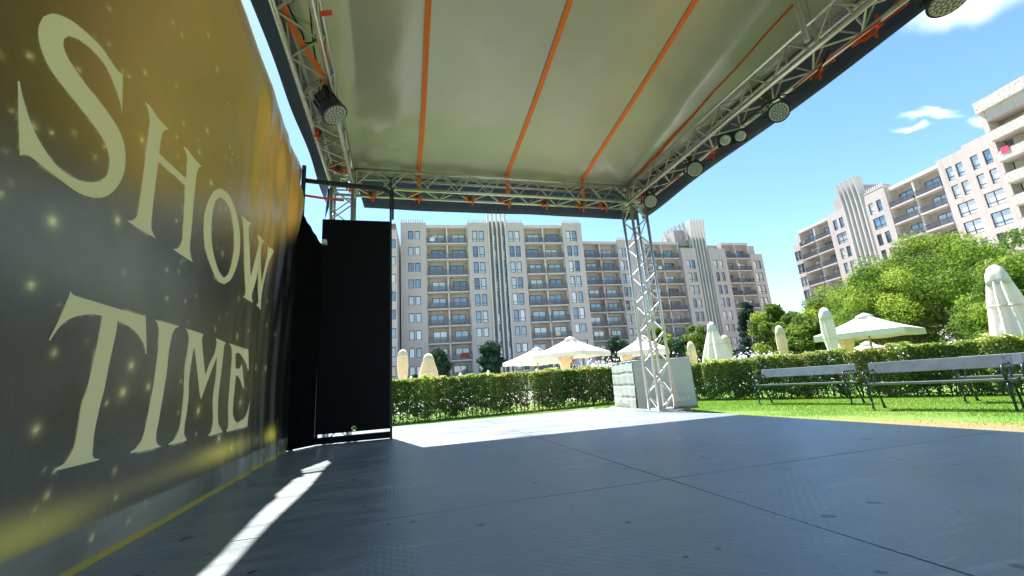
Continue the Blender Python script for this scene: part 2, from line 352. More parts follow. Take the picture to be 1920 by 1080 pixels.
# ------------------------------------------------------------------ stage floor
def floor_mat():
    m = bpy.data.materials.new('black_rubber_sheet'); m.use_nodes = True; t = m.node_tree; b = t.nodes['Principled BSDF']
    co = t.nodes.new('ShaderNodeTexCoord')
    n1 = t.nodes.new('ShaderNodeTexNoise'); n1.inputs['Scale'].default_value = .55; n1.inputs['Detail'].default_value = 10; n1.inputs['Roughness'].default_value = .62
    mp = t.nodes.new('ShaderNodeMapping'); mp.inputs['Scale'].default_value = (.55, 2.6, 1); mp.inputs['Rotation'].default_value = (0, 0, .12)
    n2 = t.nodes.new('ShaderNodeTexNoise'); n2.inputs['Scale'].default_value = 2.4; n2.inputs['Detail'].default_value = 9; n2.inputs['Roughness'].default_value = .68
    n3 = t.nodes.new('ShaderNodeTexNoise'); n3.inputs['Scale'].default_value = 7.5; n3.inputs['Detail'].default_value = 2
    t.links.new(co.outputs['Object'], n1.inputs['Vector']); t.links.new(co.outputs['Object'], mp.inputs[0]); t.links.new(mp.outputs[0], n2.inputs['Vector']); t.links.new(co.outputs['Object'], n3.inputs['Vector'])
    r = t.nodes.new('ShaderNodeValToRGB'); e = r.color_ramp.elements; e[0].position = .30; e[0].color = (.085, .11, .13, 1); e[1].position = .70; e[1].color = (.33, .37, .40, 1)
    ad = t.nodes.new('ShaderNodeMixRGB'); ad.inputs['Fac'].default_value = .5; t.links.new(n1.outputs['Fac'], ad.inputs['Color1']); t.links.new(n2.outputs['Fac'], ad.inputs['Color2'])
    t.links.new(ad.outputs[0], r.inputs['Fac'])
    # few dark scuffs
    sp = t.nodes.new('ShaderNodeMapRange'); sp.inputs['From Min'].default_value = .70; sp.inputs['From Max'].default_value = .73; t.links.new(n3.outputs['Fac'], sp.inputs['Value'])
    sc = t.nodes.new('ShaderNodeMixRGB'); sc.inputs['Color2'].default_value = (.015, .016, .018, 1); t.links.new(sp.outputs[0], sc.inputs['Fac']); t.links.new(r.outputs[0], sc.inputs['Color1'])
    # pale rubbed streaks and dusty foot traffic
    ms_ = t.nodes.new('ShaderNodeMapping'); ms_.inputs['Scale'].default_value = (1.2, 16, 1); ms_.inputs['Rotation'].default_value = (0, 0, .5); t.links.new(co.outputs['Object'], ms_.inputs[0])
    n4 = t.nodes.new('ShaderNodeTexNoise'); n4.inputs['Scale'].default_value = 1.3; n4.inputs['Detail'].default_value = 8; n4.inputs['Distortion'].default_value = .8; t.links.new(ms_.outputs[0], n4.inputs['Vector'])
    st_ = t.nodes.new('ShaderNodeMapRange'); st_.inputs['From Min'].default_value = .60; st_.inputs['From Max'].default_value = .74; st_.inputs['To Max'].default_value = .55; t.links.new(n4.outputs['Fac'], st_.inputs['Value'])
    sx_ = t.nodes.new('ShaderNodeMixRGB'); sx_.inputs['Color2'].default_value = (.42, .43, .44, 1); t.links.new(st_.outputs[0], sx_.inputs['Fac']); t.links.new(sc.outputs[0], sx_.inputs['Color1'])
    t.links.new(sx_.outputs[0], b.inputs['Base Color'])
    rr = t.nodes.new('ShaderNodeMapRange'); rr.inputs['From Min'].default_value = .3; rr.inputs['From Max'].default_value = .7; rr.inputs['To Min'].default_value = .28; rr.inputs['To Max'].default_value = .48
    t.links.new(n2.outputs['Fac'], rr.inputs['Value']); t.links.new(rr.outputs[0], b.inputs['Roughness'])
    b.inputs['Specular IOR Level'].default_value = .75
    # embossed tread pattern, cells about 2.5 cm
    m2 = t.nodes.new('ShaderNodeMapping'); m2.inputs['Rotation'].default_value = (0, 0, .785); t.links.new(co.outputs['Object'], m2.inputs[0])
    wa = t.nodes.new('ShaderNodeTexWave'); wa.bands_direction = 'X'; wa.inputs['Scale'].default_value = 9.5
    wb = t.nodes.new('ShaderNodeTexWave'); wb.bands_direction = 'Y'; wb.inputs['Scale'].default_value = 9.5
    t.links.new(m2.outputs[0], wa.inputs['Vector']); t.links.new(m2.outputs[0], wb.inputs['Vector'])
    mu = t.nodes.new('ShaderNodeMath'); mu.operation = 'MULTIPLY'; t.links.new(wa.outputs['Fac'], mu.inputs[0]); t.links.new(wb.outputs['Fac'], mu.inputs[1])
    ma = t.nodes.new('ShaderNodeMapRange'); ma.inputs['From Min'].default_value = .35; ma.inputs['From Max'].default_value = .70; ma.inputs['To Min'].default_value = .06; ma.inputs['To Max'].default_value = .55; t.links.new(n1.outputs['Fac'], ma.inputs['Value'])
    mu2 = t.nodes.new('ShaderNodeMath'); mu2.operation = 'MULTIPLY'; t.links.new(mu.outputs[0], mu2.inputs[0]); t.links.new(ma.outputs[0], mu2.inputs[1])
    b1 = t.nodes.new('ShaderNodeBump'); b1.inputs['Strength'].default_value = .8; b1.inputs['Distance'].default_value = .0035; t.links.new(mu2.outputs[0], b1.inputs['Height'])
    b2 = t.nodes.new('ShaderNodeBump'); b2.inputs['Strength'].default_value = .25; b2.inputs['Distance'].default_value = .02; t.links.new(n2.outputs['Fac'], b2.inputs['Height']); t.links.new(b1.outputs[0], b2.inputs['Normal'])
    t.links.new(b2.outputs[0], b.inputs['Normal'])
    return m
SX0, SX1, SY0, SY1 = -1.9, 4.18, -2.4, 7.92
stage = MB().box(SX0, SX1, SY0, SY1, GZ, -.022).build('stage_floor', MT['stage_side'], kind='structure')
fm = floor_mat()
xs = [SX0, 1.41, SX1]; ys = [SY0, 2.18, 5.25, SY1]
for i in range(2):
    for j in range(3):
        g = .004 if j < 2 else .002
        x0, x1, y0, y1 = xs[i] + (g if i else 0), xs[i + 1] - (g if i == 0 else 0), ys[j] + (g if j else 0), ys[j + 1] - (g if j < 2 else 0)
        # rubber sheets, edges slightly uneven
        mb = MB(); nx, ny = 26, 26
        def fn(u, v, x0=x0, x1=x1, y0=y0, y1=y1):
            x = x0 + (x1 - x0) * u; y = y0 + (y1 - y0) * v
            if 0 < i and u == 0: x += .003 * math.sin(y * 3.1) * (y < 2.2)
            if v == 1 and j == 0: y += .003 * math.sin(x * 4)
            return (x, y, 0)
        mb.grid(fn, nx, ny)
        o = mb.build('floor_sheet', fm, stage); mo = o.modifiers.new('thickness', 'SOLIDIFY'); mo.thickness = .016; mo.offset = -1

for (x, y, a, c, lab) in ((2.35, 3.4, .3, 'whitetag', 'short worn white tape mark on the floor right of centre'),):
    MB().box(-.055, .055, -.012, .012, .0006, .0016).box(-.012, .012, -.075, -.0125, .0006, .0016).build('tape_mark', MT[c], label=lab, cat='tape', loc=(x, y, 0), rot=(0, 0, a))

# ------------------------------------------------------------------ banner with printed lettering
def ban_disp(y, z):
    """gentle cloth waves; stronger towards the far end and the upper hem"""
    e = smooth01((y - 3.0) / 2.2); t = smooth01((z - 1.5) / 1.9)
    w = .006 * math.sin(2.1 * y + 1.3 * z) + .004 * math.sin(5.3 * y - .7 * z)
    w += e * t * (.045 * math.sin(9 * y + 1.2 * z) * math.exp(-((z - 3.0) / .9) ** 2) + .020 * math.sin(17 * y - 2.5 * z) + .02 * math.sin(6.0 * z + 3 * y))
    w += e * (.016 * math.sin(13 * y + .8 * z) + .007 * math.sin(31 * y + 2.8 * math.sin(z * 2)))
    w += .010 * math.exp(-((z - .10) / .07) ** 2) * (1 + .4 * math.sin(3 * y))
    return w * (1 - .85 * smooth01((z - 3.0) / .45)) + .035 * smooth01((z - 2.5) / .95) * smooth01((5.2 - y) / 1.5)
def ban_pt(y, z, off=0.): return (-1.20 + .033 * (4.6 - y) + ban_disp(y, z) + off, y, z)
def ban_uv(u, v):
    r = Matrix((Xv, Yv, Zv)) @ _d(u, v); t = -1.0482 / (r[0] + .033 * r[1]); return (r[1] * t, EYE + r[2] * t)

banner = thing('show_banner', (-1.2, 2.5, 0), 'gold printed vinyl banner with big cream letters hung along the left side of the stage', 'banner')
GLYPH = dict(
 S=((1/2.7, 0, 0), [(614,372),(614,480),(612,580),(606,545),(598,508),(575,440),(540,355),(490,280),(430,225),(385,195),(345,182),(325,195),(322,230),(340,285),(375,345),(430,425),(490,500),(550,580),(600,660),(628,740),(633,820),(622,890),(590,950),(545,990),(490,1002),(430,990),(370,960),(300,905),(220,845),(160,795),(130,785),(104,788),(100,600),(97,412),(107,410),(120,480),(150,590),(190,690),(250,790),(310,860),(380,905),(450,923),(505,918),(540,885),(552,830),(545,770),(515,700),(460,620),(390,530),(320,440),(260,355),(220,270),(200,190),(203,130),(225,85),(265,70),(310,78),(370,110),(430,160),(490,220),(540,285),(580,345),(600,368)], None),
 H=((1/2.57, 220, 180), [(127,27),(150,45),(200,115),(246,160),(225,165),(213,180),(207,215),(200,275),(260,335),(325,395),(330,345),(333,300),(325,268),(312,242),(330,252),(365,300),(399,340),(385,345),(378,365),(372,400),(360,520),(350,640),(342,720),(345,770),(355,800),(330,785),(265,738),(285,735),(300,715),(308,680),(315,560),(322,432),(260,373),(197,315),(180,450),(168,580),(165,630),(175,665),(188,688),(150,665),(48,602),(75,598),(95,580),(105,545),(128,340),(150,150),(152,110),(145,70)], None),
 O=((1/2.57, 220, 180), [(490,445),(530,470),(565,540),(590,640),(592,740),(575,820),(545,885),(510,907),(475,890),(440,820),(413,740),(405,650),(412,560),(435,490),(460,455)], [(490,486),(520,510),(545,560),(560,640),(560,740),(545,820),(530,860),(508,876),(485,850),(462,790),(447,720),(443,640),(450,560),(465,505)]),
 W=((1/2.57, 220, 180), [(598,575),(650,612),(642,630),(640,660),(642,800),(645,870),(672,750),(682,705),(675,665),(712,700),(702,715),(697,760),(697,900),(722,790),(728,745),(724,720),(748,745),(740,765),(730,800),(712,900),(700,980),(700,1030),(668,1010),(680,990),(675,840),(655,920),(645,965),(648,995),(608,968),(620,950),(612,700),(610,640),(607,600)], None),
 T=((1/2.918, 80, 530), [(155,45),(175,68),(290,103),(420,142),(555,180),(568,175),(572,280),(573,390),(568,390),(555,330),(525,280),(480,240),(420,208),(412,270),(380,420),(350,580),(325,680),(300,800),(288,900),(288,945),(300,962),(325,962),(318,970),(200,1000),(80,1028),(75,1020),(130,985),(170,930),(195,850),(225,650),(250,590),(290,420),(335,182),(270,172),(200,182),(140,205),(90,250),(42,320),(36,312),(90,205),(148,70)], None),
 I=((1/3.856, 230, 580), [(232,70),(245,78),(395,120),(398,125),(370,140),(350,190),(330,300),(315,450),(290,620),(260,800),(243,900),(243,960),(260,985),(275,988),(270,995),(68,1040),(66,1030),(100,1005),(140,950),(160,890),(190,740),(215,600),(235,470),(255,300),(262,150),(255,110)], None),
 M=((1/3.856, 230, 580), [(440,135),(455,142),(568,180),(570,188),(560,205),(562,260),(575,380),(588,480),(615,400),(655,320),(672,250),(665,208),(678,212),(740,240),(742,246),(730,265),(725,320),(710,450),(690,620),(685,750),(692,840),(715,880),(714,890),(620,915),(612,912),(635,880),(650,800),(645,650),(665,500),(678,330),(640,430),(590,560),(557,655),(545,600),(525,430),(503,260),(490,340),(468,500),(465,640),(450,760),(437,850),(437,910),(455,942),(450,952),(330,980),(322,975),(365,940),(400,860),(420,740),(430,600),(435,450),(455,290),(465,210),(455,160)], None),
 E=((1/3.856, 230, 580), [(762,245),(775,250),(890,290),(900,285),(902,440),(897,445),(885,390),(865,340),(835,312),(812,320),(810,430),(840,430),(855,410),(860,385),(866,440),(870,560),(867,578),(855,530),(840,495),(812,478),(800,600),(790,700),(790,770),(805,810),(830,820),(865,790),(890,740),(905,680),(912,650),(900,740),(888,855),(882,850),(745,885),(738,880),(755,850),(755,780),(755,680),(770,520),(780,420),(785,300),(775,265)], None))
def catmull(P, closed=True, n=4):
    P = [Vector(p) for p in P]; k = len(P); out = []
    corner = []
    for i in range(k):
        a = (P[i] - P[i - 1]); b = (P[(i + 1) % k] - P[i]); corner.append(a.angle(b) > R_(38) if a.length and b.length else True)
    for i in range(k):
        p0, p1, p2, p3 = P[i - 1], P[i], P[(i + 1) % k], P[(i + 2) % k]
        t1 = (p2 - p1) if corner[i] else (p2 - p0) * .5
        t2 = (p2 - p1) if corner[(i + 1) % k] else (p3 - p1) * .5
        L = (p2 - p1).length; 
        if not corner[i] and (p2 - p0).length > 0: t1 = (p2 - p0).normalized() * L
        if not corner[(i + 1) % k] and (p3 - p1).length > 0: t2 = (p3 - p1).normalized() * L
        for j in range(n):
            t = j / n; out.append(p1 * (2*t**3 - 3*t**2 + 1) + t1 * (t**3 - 2*t**2 + t) + p2 * (-2*t**3 + 3*t**2) + t2 * (t**3 - t**2))
    return out
def build_banner():
    y0, y1, st = -1.2, 5.62, .0125
    ny = int((y1 - y0) / st); top = 3.43; nz = int(top / st)
    Y, Z = np.meshgrid(np.linspace(y0, y1, ny + 1), np.linspace(0.0, 1, nz + 1), indexing='ij')
    TOP = 3.44 + .006 * np.sin(Y * 7) * (Y > 3) + np.clip(Y - 4.6, 0, 2) * .10
    Z = Z * (TOP + .03) - .03
    X = np.vectorize(ban_disp)(Y, Z) - 1.20 + .033 * (4.6 - Y)
    P = np.stack([X, Y, Z], -1).reshape(-1, 3)
    # printed picture: smoky grey field, gold rays above, glow near the hem, sparkles
    def fbm(y, z, s, seed):
        r = np.random.default_rng(seed); out = np.zeros_like(y); a = 1.
        for k in range(5):
            for _ in range(3):
                th = r.uniform(0, 6.28); ph = r.uniform(0, 6.28); f = s * 2 ** k * r.uniform(.7, 1.3)
                out += a * np.sin((y * np.cos(th) + z * np.sin(th)) * f + ph + 1.7 * np.sin((y * np.sin(th) - z * np.cos(th)) * f * .6 + ph))
            a *= .55
        return out / 3.6
    gold = np.array([.47, .245, .055]); olive = np.array([.35, .225, .045]); grey = np.array([.165, .155, .13]); dark = np.array([.022, .026, .022]); brown = np.array([.19, .105, .04])
    f1 = fbm(Y, Z, 1.6, 1); f2 = fbm(Y, Z, 4.0, 2)
    def sm(x, a, b): t = np.clip((x - a) / (b - a), 0, 1); return t * t * (3 - 2 * t)
    up = sm(Z + .10 * f1 - .22 * (Y - 1.5), 1.05, 1.6)            # gold sky above
    goldmix = (olive[None, None] * (1 - sm(f1, -.5, .6))[..., None] + gold[None, None] * sm(f1, -.5, .6)[..., None])
    # vertical light rays
    ray = .5 + .5 * np.sin(Y * 3.4 + .4 * f1 + .8) ; ray = ray * sm(Y, 2.4, 4.0)
    goldmix = goldmix * (0.85 + .35 * ray[..., None]) + brown[None, None] * (.25 * (1 - ray))[..., None]
    left = sm(Y, 1.2, 2.3)
    goldmix = goldmix * (.28 + .72 * left[..., None])
    low = grey[None, None] * (.85 + .35 * f2)[..., None] * (.34 + .75 * np.exp(-((Y - 1.9) / .9) ** 2 - ((Z - 1.12) / .26) ** 2))[..., None]
    ol2 = np.array([.085, .072, .022]); w = .35 * sm(f1, -.2, .9)
    low = low * (1 - w)[..., None] + ol2[None, None] * w[..., None]
    C = low * (1 - up)[..., None] + goldmix * up[..., None]
    dk = sm(Z + .05 * f1, .62, .30) * .72; C = C * (1 - dk)[..., None] + dark[None, None] * dk[..., None]
    # colour fades to near black towards the far end
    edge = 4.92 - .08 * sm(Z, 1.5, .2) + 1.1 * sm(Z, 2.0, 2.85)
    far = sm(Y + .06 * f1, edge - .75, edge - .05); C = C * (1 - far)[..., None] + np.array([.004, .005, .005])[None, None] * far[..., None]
    # glow band over the lower hem
    def blob(yc, zc, sy, sz, a): return a * np.exp(-((Y - yc) / sy) ** 2 - ((Z - zc) / sz) ** 2)
    g = blob(1.75, .20, .35, .07, 1) + blob(3.45, .245, .50, .06, 1.5) + blob(2.55, .235, .45, .04, .22) + blob(4.75, .235, .22, .07, 1.6) + blob(.9, .24, .5, .07, .8)
    C = C + g[..., None] * np.array([.36, .27, .035])[None, None]
    hem = sm(Z, .165, .145); hc = np.array([.15, .15, .12])
    C = C * (1 - hem)[..., None] + (hc[None, None] * (.8 + .3 * f2)[..., None]) * hem[..., None]
    ye = sm(Z, .035, .02); C = C * (1 - ye)[..., None] + np.array([.24, .20, .03])[None, None] * ye[..., None]
    # halo behind the words
    for (yc, zc, sy, sz) in ((2.0, 1.9, .5, .35), (2.6, .8, .9, .35), (3.6, .8, .8, .5)):
        C += blob(yc, zc, sy, sz, 1)[..., None] * np.array([.035, .026, .003])[None, None]
    # sparkles measured on the print (image position -> place on the banner)
    sp = [(60, 535, 9, 1), (62, 105, 4, .7), (228, 132, 4, .6), (58, 105, 3, .7), (138, 147, 6, .8), (148, 130, 5, .8), (65, 237, 8, .8), (140, 250, 5, .7), (100, 415, 12, 1), (222, 413, 9, 1),
          (4, 365, 6, .9), (270, 136, 5, .8), (266, 262, 7, .9), (98, 248, 5, .8), (178, 295, 4, .8), (203, 16, 4, .7), (322, 42, 4, .8), (340, 65, 5, .8), (6, 103, 4, .8), (240, 142, 3, .8),
          (185, 660, 6, .9), (104, 661, 7, .9), (250, 685, 9, 1), (235, 735, 10, 1), (280, 725, 7, .9), (205, 755, 5, .8), (70, 805, 9, 1), (92, 928, 6, .9), (222, 932, 4, .7), (220, 882, 5, .7),
          (107, 883, 4, .8), (370, 770, 8, 1), (410, 822, 7, 1), (450, 755, 6, .9), (337, 715, 4, .8), (432, 840, 4, .8), (172, 1008, 5, .9), (393, 343, 6, .9), (372, 285, 5, .8), (387, 245, 6, .8),
          (430, 275, 4, .8), (406, 130, 5, .7), (388, 65, 5, .7), (433, 300, 3, .7), (415, 475, 6, .9), (400, 520, 5, .9), (478, 665, 4, .9), (445, 630, 5, .9), (425, 590, 3, .8), (465, 620, 3, .9), (482, 690, 4, .9),
          (475, 735, 3, .9), (500, 610, 3, .9), (497, 690, 4, .9), (313, 560, 4, .9), (365, 555, 3, .9), (345, 565, 3, .8), (313, 505, 4, .8), (482, 825, 4, .8), (455, 790, 3, .8), (500, 565, 3, .8), (448, 560, 5, .8)]
    rr = np.random.default_rng(5)
    for _ in range(80): sp.append((rr.uniform(330, 520), rr.uniform(120, 820), rr.uniform(1.4, 3.2), rr.uniform(.4, .9)))
    for _ in range(14): sp.append((rr.uniform(0, 340), rr.uniform(0, 980), rr.uniform(1.2, 2.6), rr.uniform(.3, .7)))
    for u, v, r, a in sp:
        yc, zc = ban_uv(u, v); d = math.hypot(yc, 1.2); s = r / 788 * d * .72
        s = max(s, .0085)
        m = (abs(Y - yc) < 6 * s) & (abs(Z - zc) < 5 * s)
        q = ((Y - yc) / (s * 1.15)) ** 2 + ((Z - zc) / s) ** 2
        k = np.where(m, a * (.75 * np.exp(-q * 2.2) + .16 * np.exp(-q * .35)), 0)
        C += k[..., None] * np.array([.75, .62, .25])[None, None]
    C = C * 1.15
    # the ink of the words goes right through the sheet: cream under each letter
    def inside(poly):
        px = np.array([q[0] for q in poly]); pz = np.array([q[1] for q in poly]); out = np.zeros(Y.shape, bool)
        bb = (Y > px.min()) & (Y < px.max()) & (Z > pz.min()) & (Z < pz.max()); yy, zz = Y[bb], Z[bb]; r_ = np.zeros(yy.shape, bool); k = len(px)
        for i in range(k):
            a, b2, c, d2 = px[i - 1], pz[i - 1], px[i], pz[i]
            if b2 == d2: continue
            r_ ^= ((b2 > zz) != (d2 > zz)) & (yy < (c - a) * (zz - b2) / (d2 - b2) + a)
        out[bb] = r_; return out
    for (sc, ox, oy), outer, inner in GLYPH.values():
        m_ = inside([ban_uv(x * sc + ox, y * sc + oy) for x, y in outer])
        if inner: m_ &= ~inside([ban_uv(x * sc + ox, y * sc + oy) for x, y in inner])
        k_ = m_.astype(float)
        for _ in range(2): k_ = (k_ + np.roll(k_, 1, 0) + np.roll(k_, -1, 0) + np.roll(k_, 1, 1) + np.roll(k_, -1, 1)) / 5
        k_ = sm(k_, .50, .92)[..., None]
        C = C * (1 - k_) + np.array([.95, .84, .46]) * k_
    C = np.clip(C, .002, .96)
    # near strip not in view: keep it plain
    me = bpy.data.meshes.new('printed_sheet'); n1 = nz + 1
    idx = np.arange((ny + 1) * n1).reshape(ny + 1, n1)
    F = np.stack([idx[:-1, :-1], idx[1:, :-1], idx[1:, 1:], idx[:-1, 1:]], -1).reshape(-1, 4).astype(np.int32); nf = len(F)
    me.vertices.add(len(P)); me.vertices.foreach_set('co', (P - np.array([-1.2, 2.5, 0])).ravel().astype(np.float32))
    me.loops.add(nf * 4); me.loops.foreach_set('vertex_index', F.ravel())
    me.polygons.add(nf); me.polygons.foreach_set('loop_start', np.arange(0, nf * 4, 4, dtype=np.int32)); me.polygons.foreach_set('loop_total', np.full(nf, 4, dtype=np.int32))
    me.polygons.foreach_set('use_smooth', np.ones(nf, dtype=bool)); me.update(calc_edges=True)
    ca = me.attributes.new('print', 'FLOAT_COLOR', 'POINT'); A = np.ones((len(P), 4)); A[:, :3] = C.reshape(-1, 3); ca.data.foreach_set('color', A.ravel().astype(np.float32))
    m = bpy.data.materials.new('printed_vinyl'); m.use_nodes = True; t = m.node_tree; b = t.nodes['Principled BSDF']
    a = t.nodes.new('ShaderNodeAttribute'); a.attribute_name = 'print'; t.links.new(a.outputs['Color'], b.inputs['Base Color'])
    b.inputs['Roughness'].default_value = .32; b.inputs['Specular IOR Level'].default_value = .5
    co = t.nodes.new('ShaderNodeTexCoord'); nz_ = t.nodes.new('ShaderNodeTexNoise'); nz_.inputs['Scale'].default_value = 9; nz_.inputs['Detail'].default_value = 7; nz_.inputs['Distortion'].default_value = 1.5
    t.links.new(co.outputs['Object'], nz_.inputs['Vector']); bp = t.nodes.new('ShaderNodeBump'); bp.inputs['Strength'].default_value = .22; bp.inputs['Distance'].default_value = .012
    t.links.new(nz_.outputs['Fac'], bp.inputs['Height']); t.links.new(bp.outputs[0], b.inputs['Normal'])
    tr = t.nodes.new('ShaderNodeBsdfTranslucent'); t.links.new(a.outputs['Color'], tr.inputs['Color']); ms = t.nodes.new('ShaderNodeMixShader'); ms.inputs[0].default_value = .11
    t.links.new(b.outputs[0], ms.inputs[1]); t.links.new(tr.outputs[0], ms.inputs[2]); t.links.new(ms.outputs[0], t.nodes['Material Output'].inputs['Surface'])
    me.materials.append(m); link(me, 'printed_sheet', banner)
build_banner()
# rope hem tube along the top and the eyelets cord
MB().tube([(-1.20 + .033 * (4.6 - y) + ban_disp(y, 3.44 + max(0, y - 4.6) * .1) - .01, y, 3.455 + .006 * math.sin(y * 7) * (y > 3) + max(0, y - 4.6) * .1) for y in np.linspace(-1.2, 5.62, 70)], .012, 6).build('top_hem', MT['letter'], banner, world=True)

for ch, ((sc, ox, oy), outer, inner) in GLYPH.items():
    bm = bmesh.new()
    def loop(pts):
        vs = []
        for p in catmull([(x * sc + ox, y * sc + oy) for x, y in pts]):
            y, z = ban_uv(p.x, p.y); vs.append(bm.verts.new((0, y, z)))
        return [bm.edges.new((vs[i], vs[(i + 1) % len(vs)])) for i in range(len(vs))]
    es = loop(outer)
    if inner: es += loop(inner)
    bmesh.ops.triangle_fill(bm, use_beauty=True, edges=es)
    for _ in range(4):
        long = [e for e in bm.edges if e.calc_length() > .07]
        if not long: break
        bmesh.ops.subdivide_edges(bm, edges=long, cuts=1); bmesh.ops.triangulate(bm, faces=bm.faces[:])
    for v in bm.verts: v.co = Vector(ban_pt(v.co.y, v.co.z, .0016)) - Vector((-1.2, 2.5, 0))
    bmesh.ops.recalc_face_normals(bm, faces=bm.faces[:])
    me = bpy.data.meshes.new('printed_letter'); bm.to_mesh(me); bm.free(); me.materials.append(MT['letter'])
    me.polygons.foreach_set('use_smooth', [True] * len(me.polygons))
    o = link(me, 'printed_letter', banner)

# ------------------------------------------------------------------ black side cloth, door and its frame
side = thing('side_curtain', (-1.2, 5.6, 0), 'black cloth wing closing the gap between gold banner and black door', 'curtain')
def cloth_side(u, v):
    y = 5.40 + .48 * u; x = -1.275 + .305 * u; top = 3.02 - .50 * u; z = .01 + top * v
    return (x + .005 * math.sin(u * 34 + v * 2) , y, z)
sc_ = MB().grid(cloth_side, 60, 24).build('cloth', MT['black_cloth'], side, smooth=True, world=True); solid(sc_, .004)
MB().tube([(-1.215, 5.64, 0), (-1.215, 5.64, 3.62)], .028, 8).build('corner_pole', MT['black_metal'], side, world=True)

door = thing('stage_door', (-.54, 5.87, 0), 'tall black panel door at the left rear corner of the stage', 'door')
DX0, DX1, DY = -1.0, -.085, 5.87
def door_panel():
    mb = MB(); y0, y1 = DY - .018, DY + .018; z0, z1 = .125, 2.95; hx, hz, hr = -.545, .165, .030
    # plate with a small round hole low down: boxes round a square, ring plate inside the square
    s = .036
    mb.box(DX0, hx - s, y0, y1, z0, z1); mb.box(hx + s, DX1 - .03, y0, y1, z0, z1); mb.box(hx - s, hx + s, y0, y1, z0, hz - s); mb.box(hx - s, hx + s, y0, y1, hz + s, z1)
    n = 32
    for i in range(n):
        a0, a1 = 2 * math.pi * i / n, 2 * math.pi * (i + 1) / n
        def sq(a):
            c, d = math.cos(a), math.sin(a); k = s / max(abs(c), abs(d)); return (hx + c * k, hz + d * k)
        def ci(a): return (hx + hr * math.cos(a), hz + hr * math.sin(a))
        p, q, r_, t = sq(a0), sq(a1), ci(a1), ci(a0)
        mb.quad((p[0], y0, p[1]), (q[0], y0, q[1]), (r_[0], y0, r_[1]), (t[0], y0, t[1])); mb.quad((p[0], y1, p[1]), (t[0], y1, t[1]), (r_[0], y1, r_[1]), (q[0], y1, q[1]))
        mb.quad((t[0], y0, t[1]), (r_[0], y0, r_[1]), (r_[0], y1, r_[1]), (t[0], y1, t[1]))
    return mb
door_panel().build('panel', MT['black_panel'], door, world=True)
MB().box(DX0, DX1 - .03, DY - .03, DY + .03, .012, .088).build('bottom_rail', MT['black_panel'], door, world=True)
MB().box(DX1 - .03, DX1, DY - .03, DY + .03, .0, 3.42).build('frame_post', MT['black_metal'], door, world=True)
MB().tube([(DX1 - .01, DY - .02, 3.40), (DX1 - .01, DY - .02, 3.62)], .010, 8).build('post_pin', MT['black_metal'], door, world=True)
MB().box(DX1 + .002, DX1 + .03, DY - .02, DY + .02, 2.99, 3.47).build('post_sleeve', MT['black_metal'], door, world=True)
MB().tube([(-1.215, 5.66, 3.42), (-.9, 5.72, 3.425), (-.5, 5.78, 3.43), (-.20, 5.83, 3.435), (-.115, 5.85, 3.40)], .034, 10).build('top_bar', MT['black_metal'], door, smooth=True, world=True)
MB().box(-.985, -.93, DY - .10, DY - .02, 2.57, 2.63).build('latch_plate', MT['whitetag'], door, world=True)
MB().tube([(-1.0, DY - .03, .1), (-.995, DY - .03, 2.5)], .006, 6).build('hinge_rod', MT['alu2'], door, world=True)
# ------------------------------------------------------------------ roof truss frame
TZ = 3.56; TS = .29; CR = .025
XL, XR, YB = -.93, 3.95, 6.06
roof = thing('truss_frame', (1.66, 6.2, 0), 'silver box truss frame on posts carrying the stage roof', 'truss')
def brace_mesh(name, a, b, r=.011):
    return MB().tube([a, b], r, 6, cap=False).mesh(name, MT['alu2'], True)
def beam(p0, axis, length, vis0, vis1, name='truss_beam', far='truss_brace'):
    """box truss from p0 along axis ('x','y','z'); braces between vis0..vis1 are single objects"""
    ax = 'xyz'.index(axis); o1, o2 = [i for i in range(3) if i != ax]
    root_loc = Vector(p0); mb = MB()
    for a in (0, TS):
        for b in (0, TS):
            s = [0, 0, 0]; e = [0, 0, 0]; s[o1] = a; s[o2] = b; e[o1] = a; e[o2] = b; e[ax] = length; mb.tube([s, e], CR, 10)
    bo = mb.build(name, MT['alu'], roof, smooth=True); bo.location = root_loc - Vector(roof.location)
    n = int(round(length / .25)); st = length / n
    faces = [(o1, o2, 0), (o1, o2, TS), (o2, o1, 0), (o2, o1, TS)]
    stuff = MB(); cache = {}
    for fi, (va, fx, fv) in enumerate(faces):
        for k in range(n):
            up = (k + fi) % 2 == 0; m_ = (k + .5) * st
            a = [0, 0, 0]; b = [0, 0, 0]; a[va] = 0 if up else TS; b[va] = TS if up else 0
            a[ax] = -st / 2; b[ax] = st / 2
            pos = [0, 0, 0]; pos[fx] = fv; pos[ax] = m_
            if vis0 <= m_ <= vis1:
                key = (va, up)
                if key not in cache: cache[key] = brace_mesh('brace', a, b)
                link(cache[key], 'brace', bo, loc=pos)
            else:
                stuff.tube([Vector(a) + Vector(pos), Vector(b) + Vector(pos)], .011, 5, cap=False)
        for kk in ([0, n] if True else []):
            a = [0, 0, 0]; b = [0, 0, 0]; b[va] = TS; a[fx] = b[fx] = fv; a[ax] = b[ax] = min(max(kk * st, .03), length - .03); stuff.tube([a, b], .014, 6, cap=False)
    stuff.build('end_braces', MT['alu2'], bo, kind='stuff')
    return bo
beam((XL, -1.4, TZ), 'y', 7.46 - .01, 3.6, 7.4)                       # left beam
beam((XR, -1.4, TZ), 'y', 7.46 - .01, 2.8, 7.4)                       # right beam
beam((XL + TS + .02, YB, TZ), 'x', XR - XL - TS - .04, 0, 9)          # rear beam
beam((XR, YB, 0), 'z', TZ - .03, .0, 3.6, 'truss_post')               # right rear post
beam((XL, YB, 0), 'z', TZ - .03, 2.9, 3.6, 'truss_post')              # left rear post
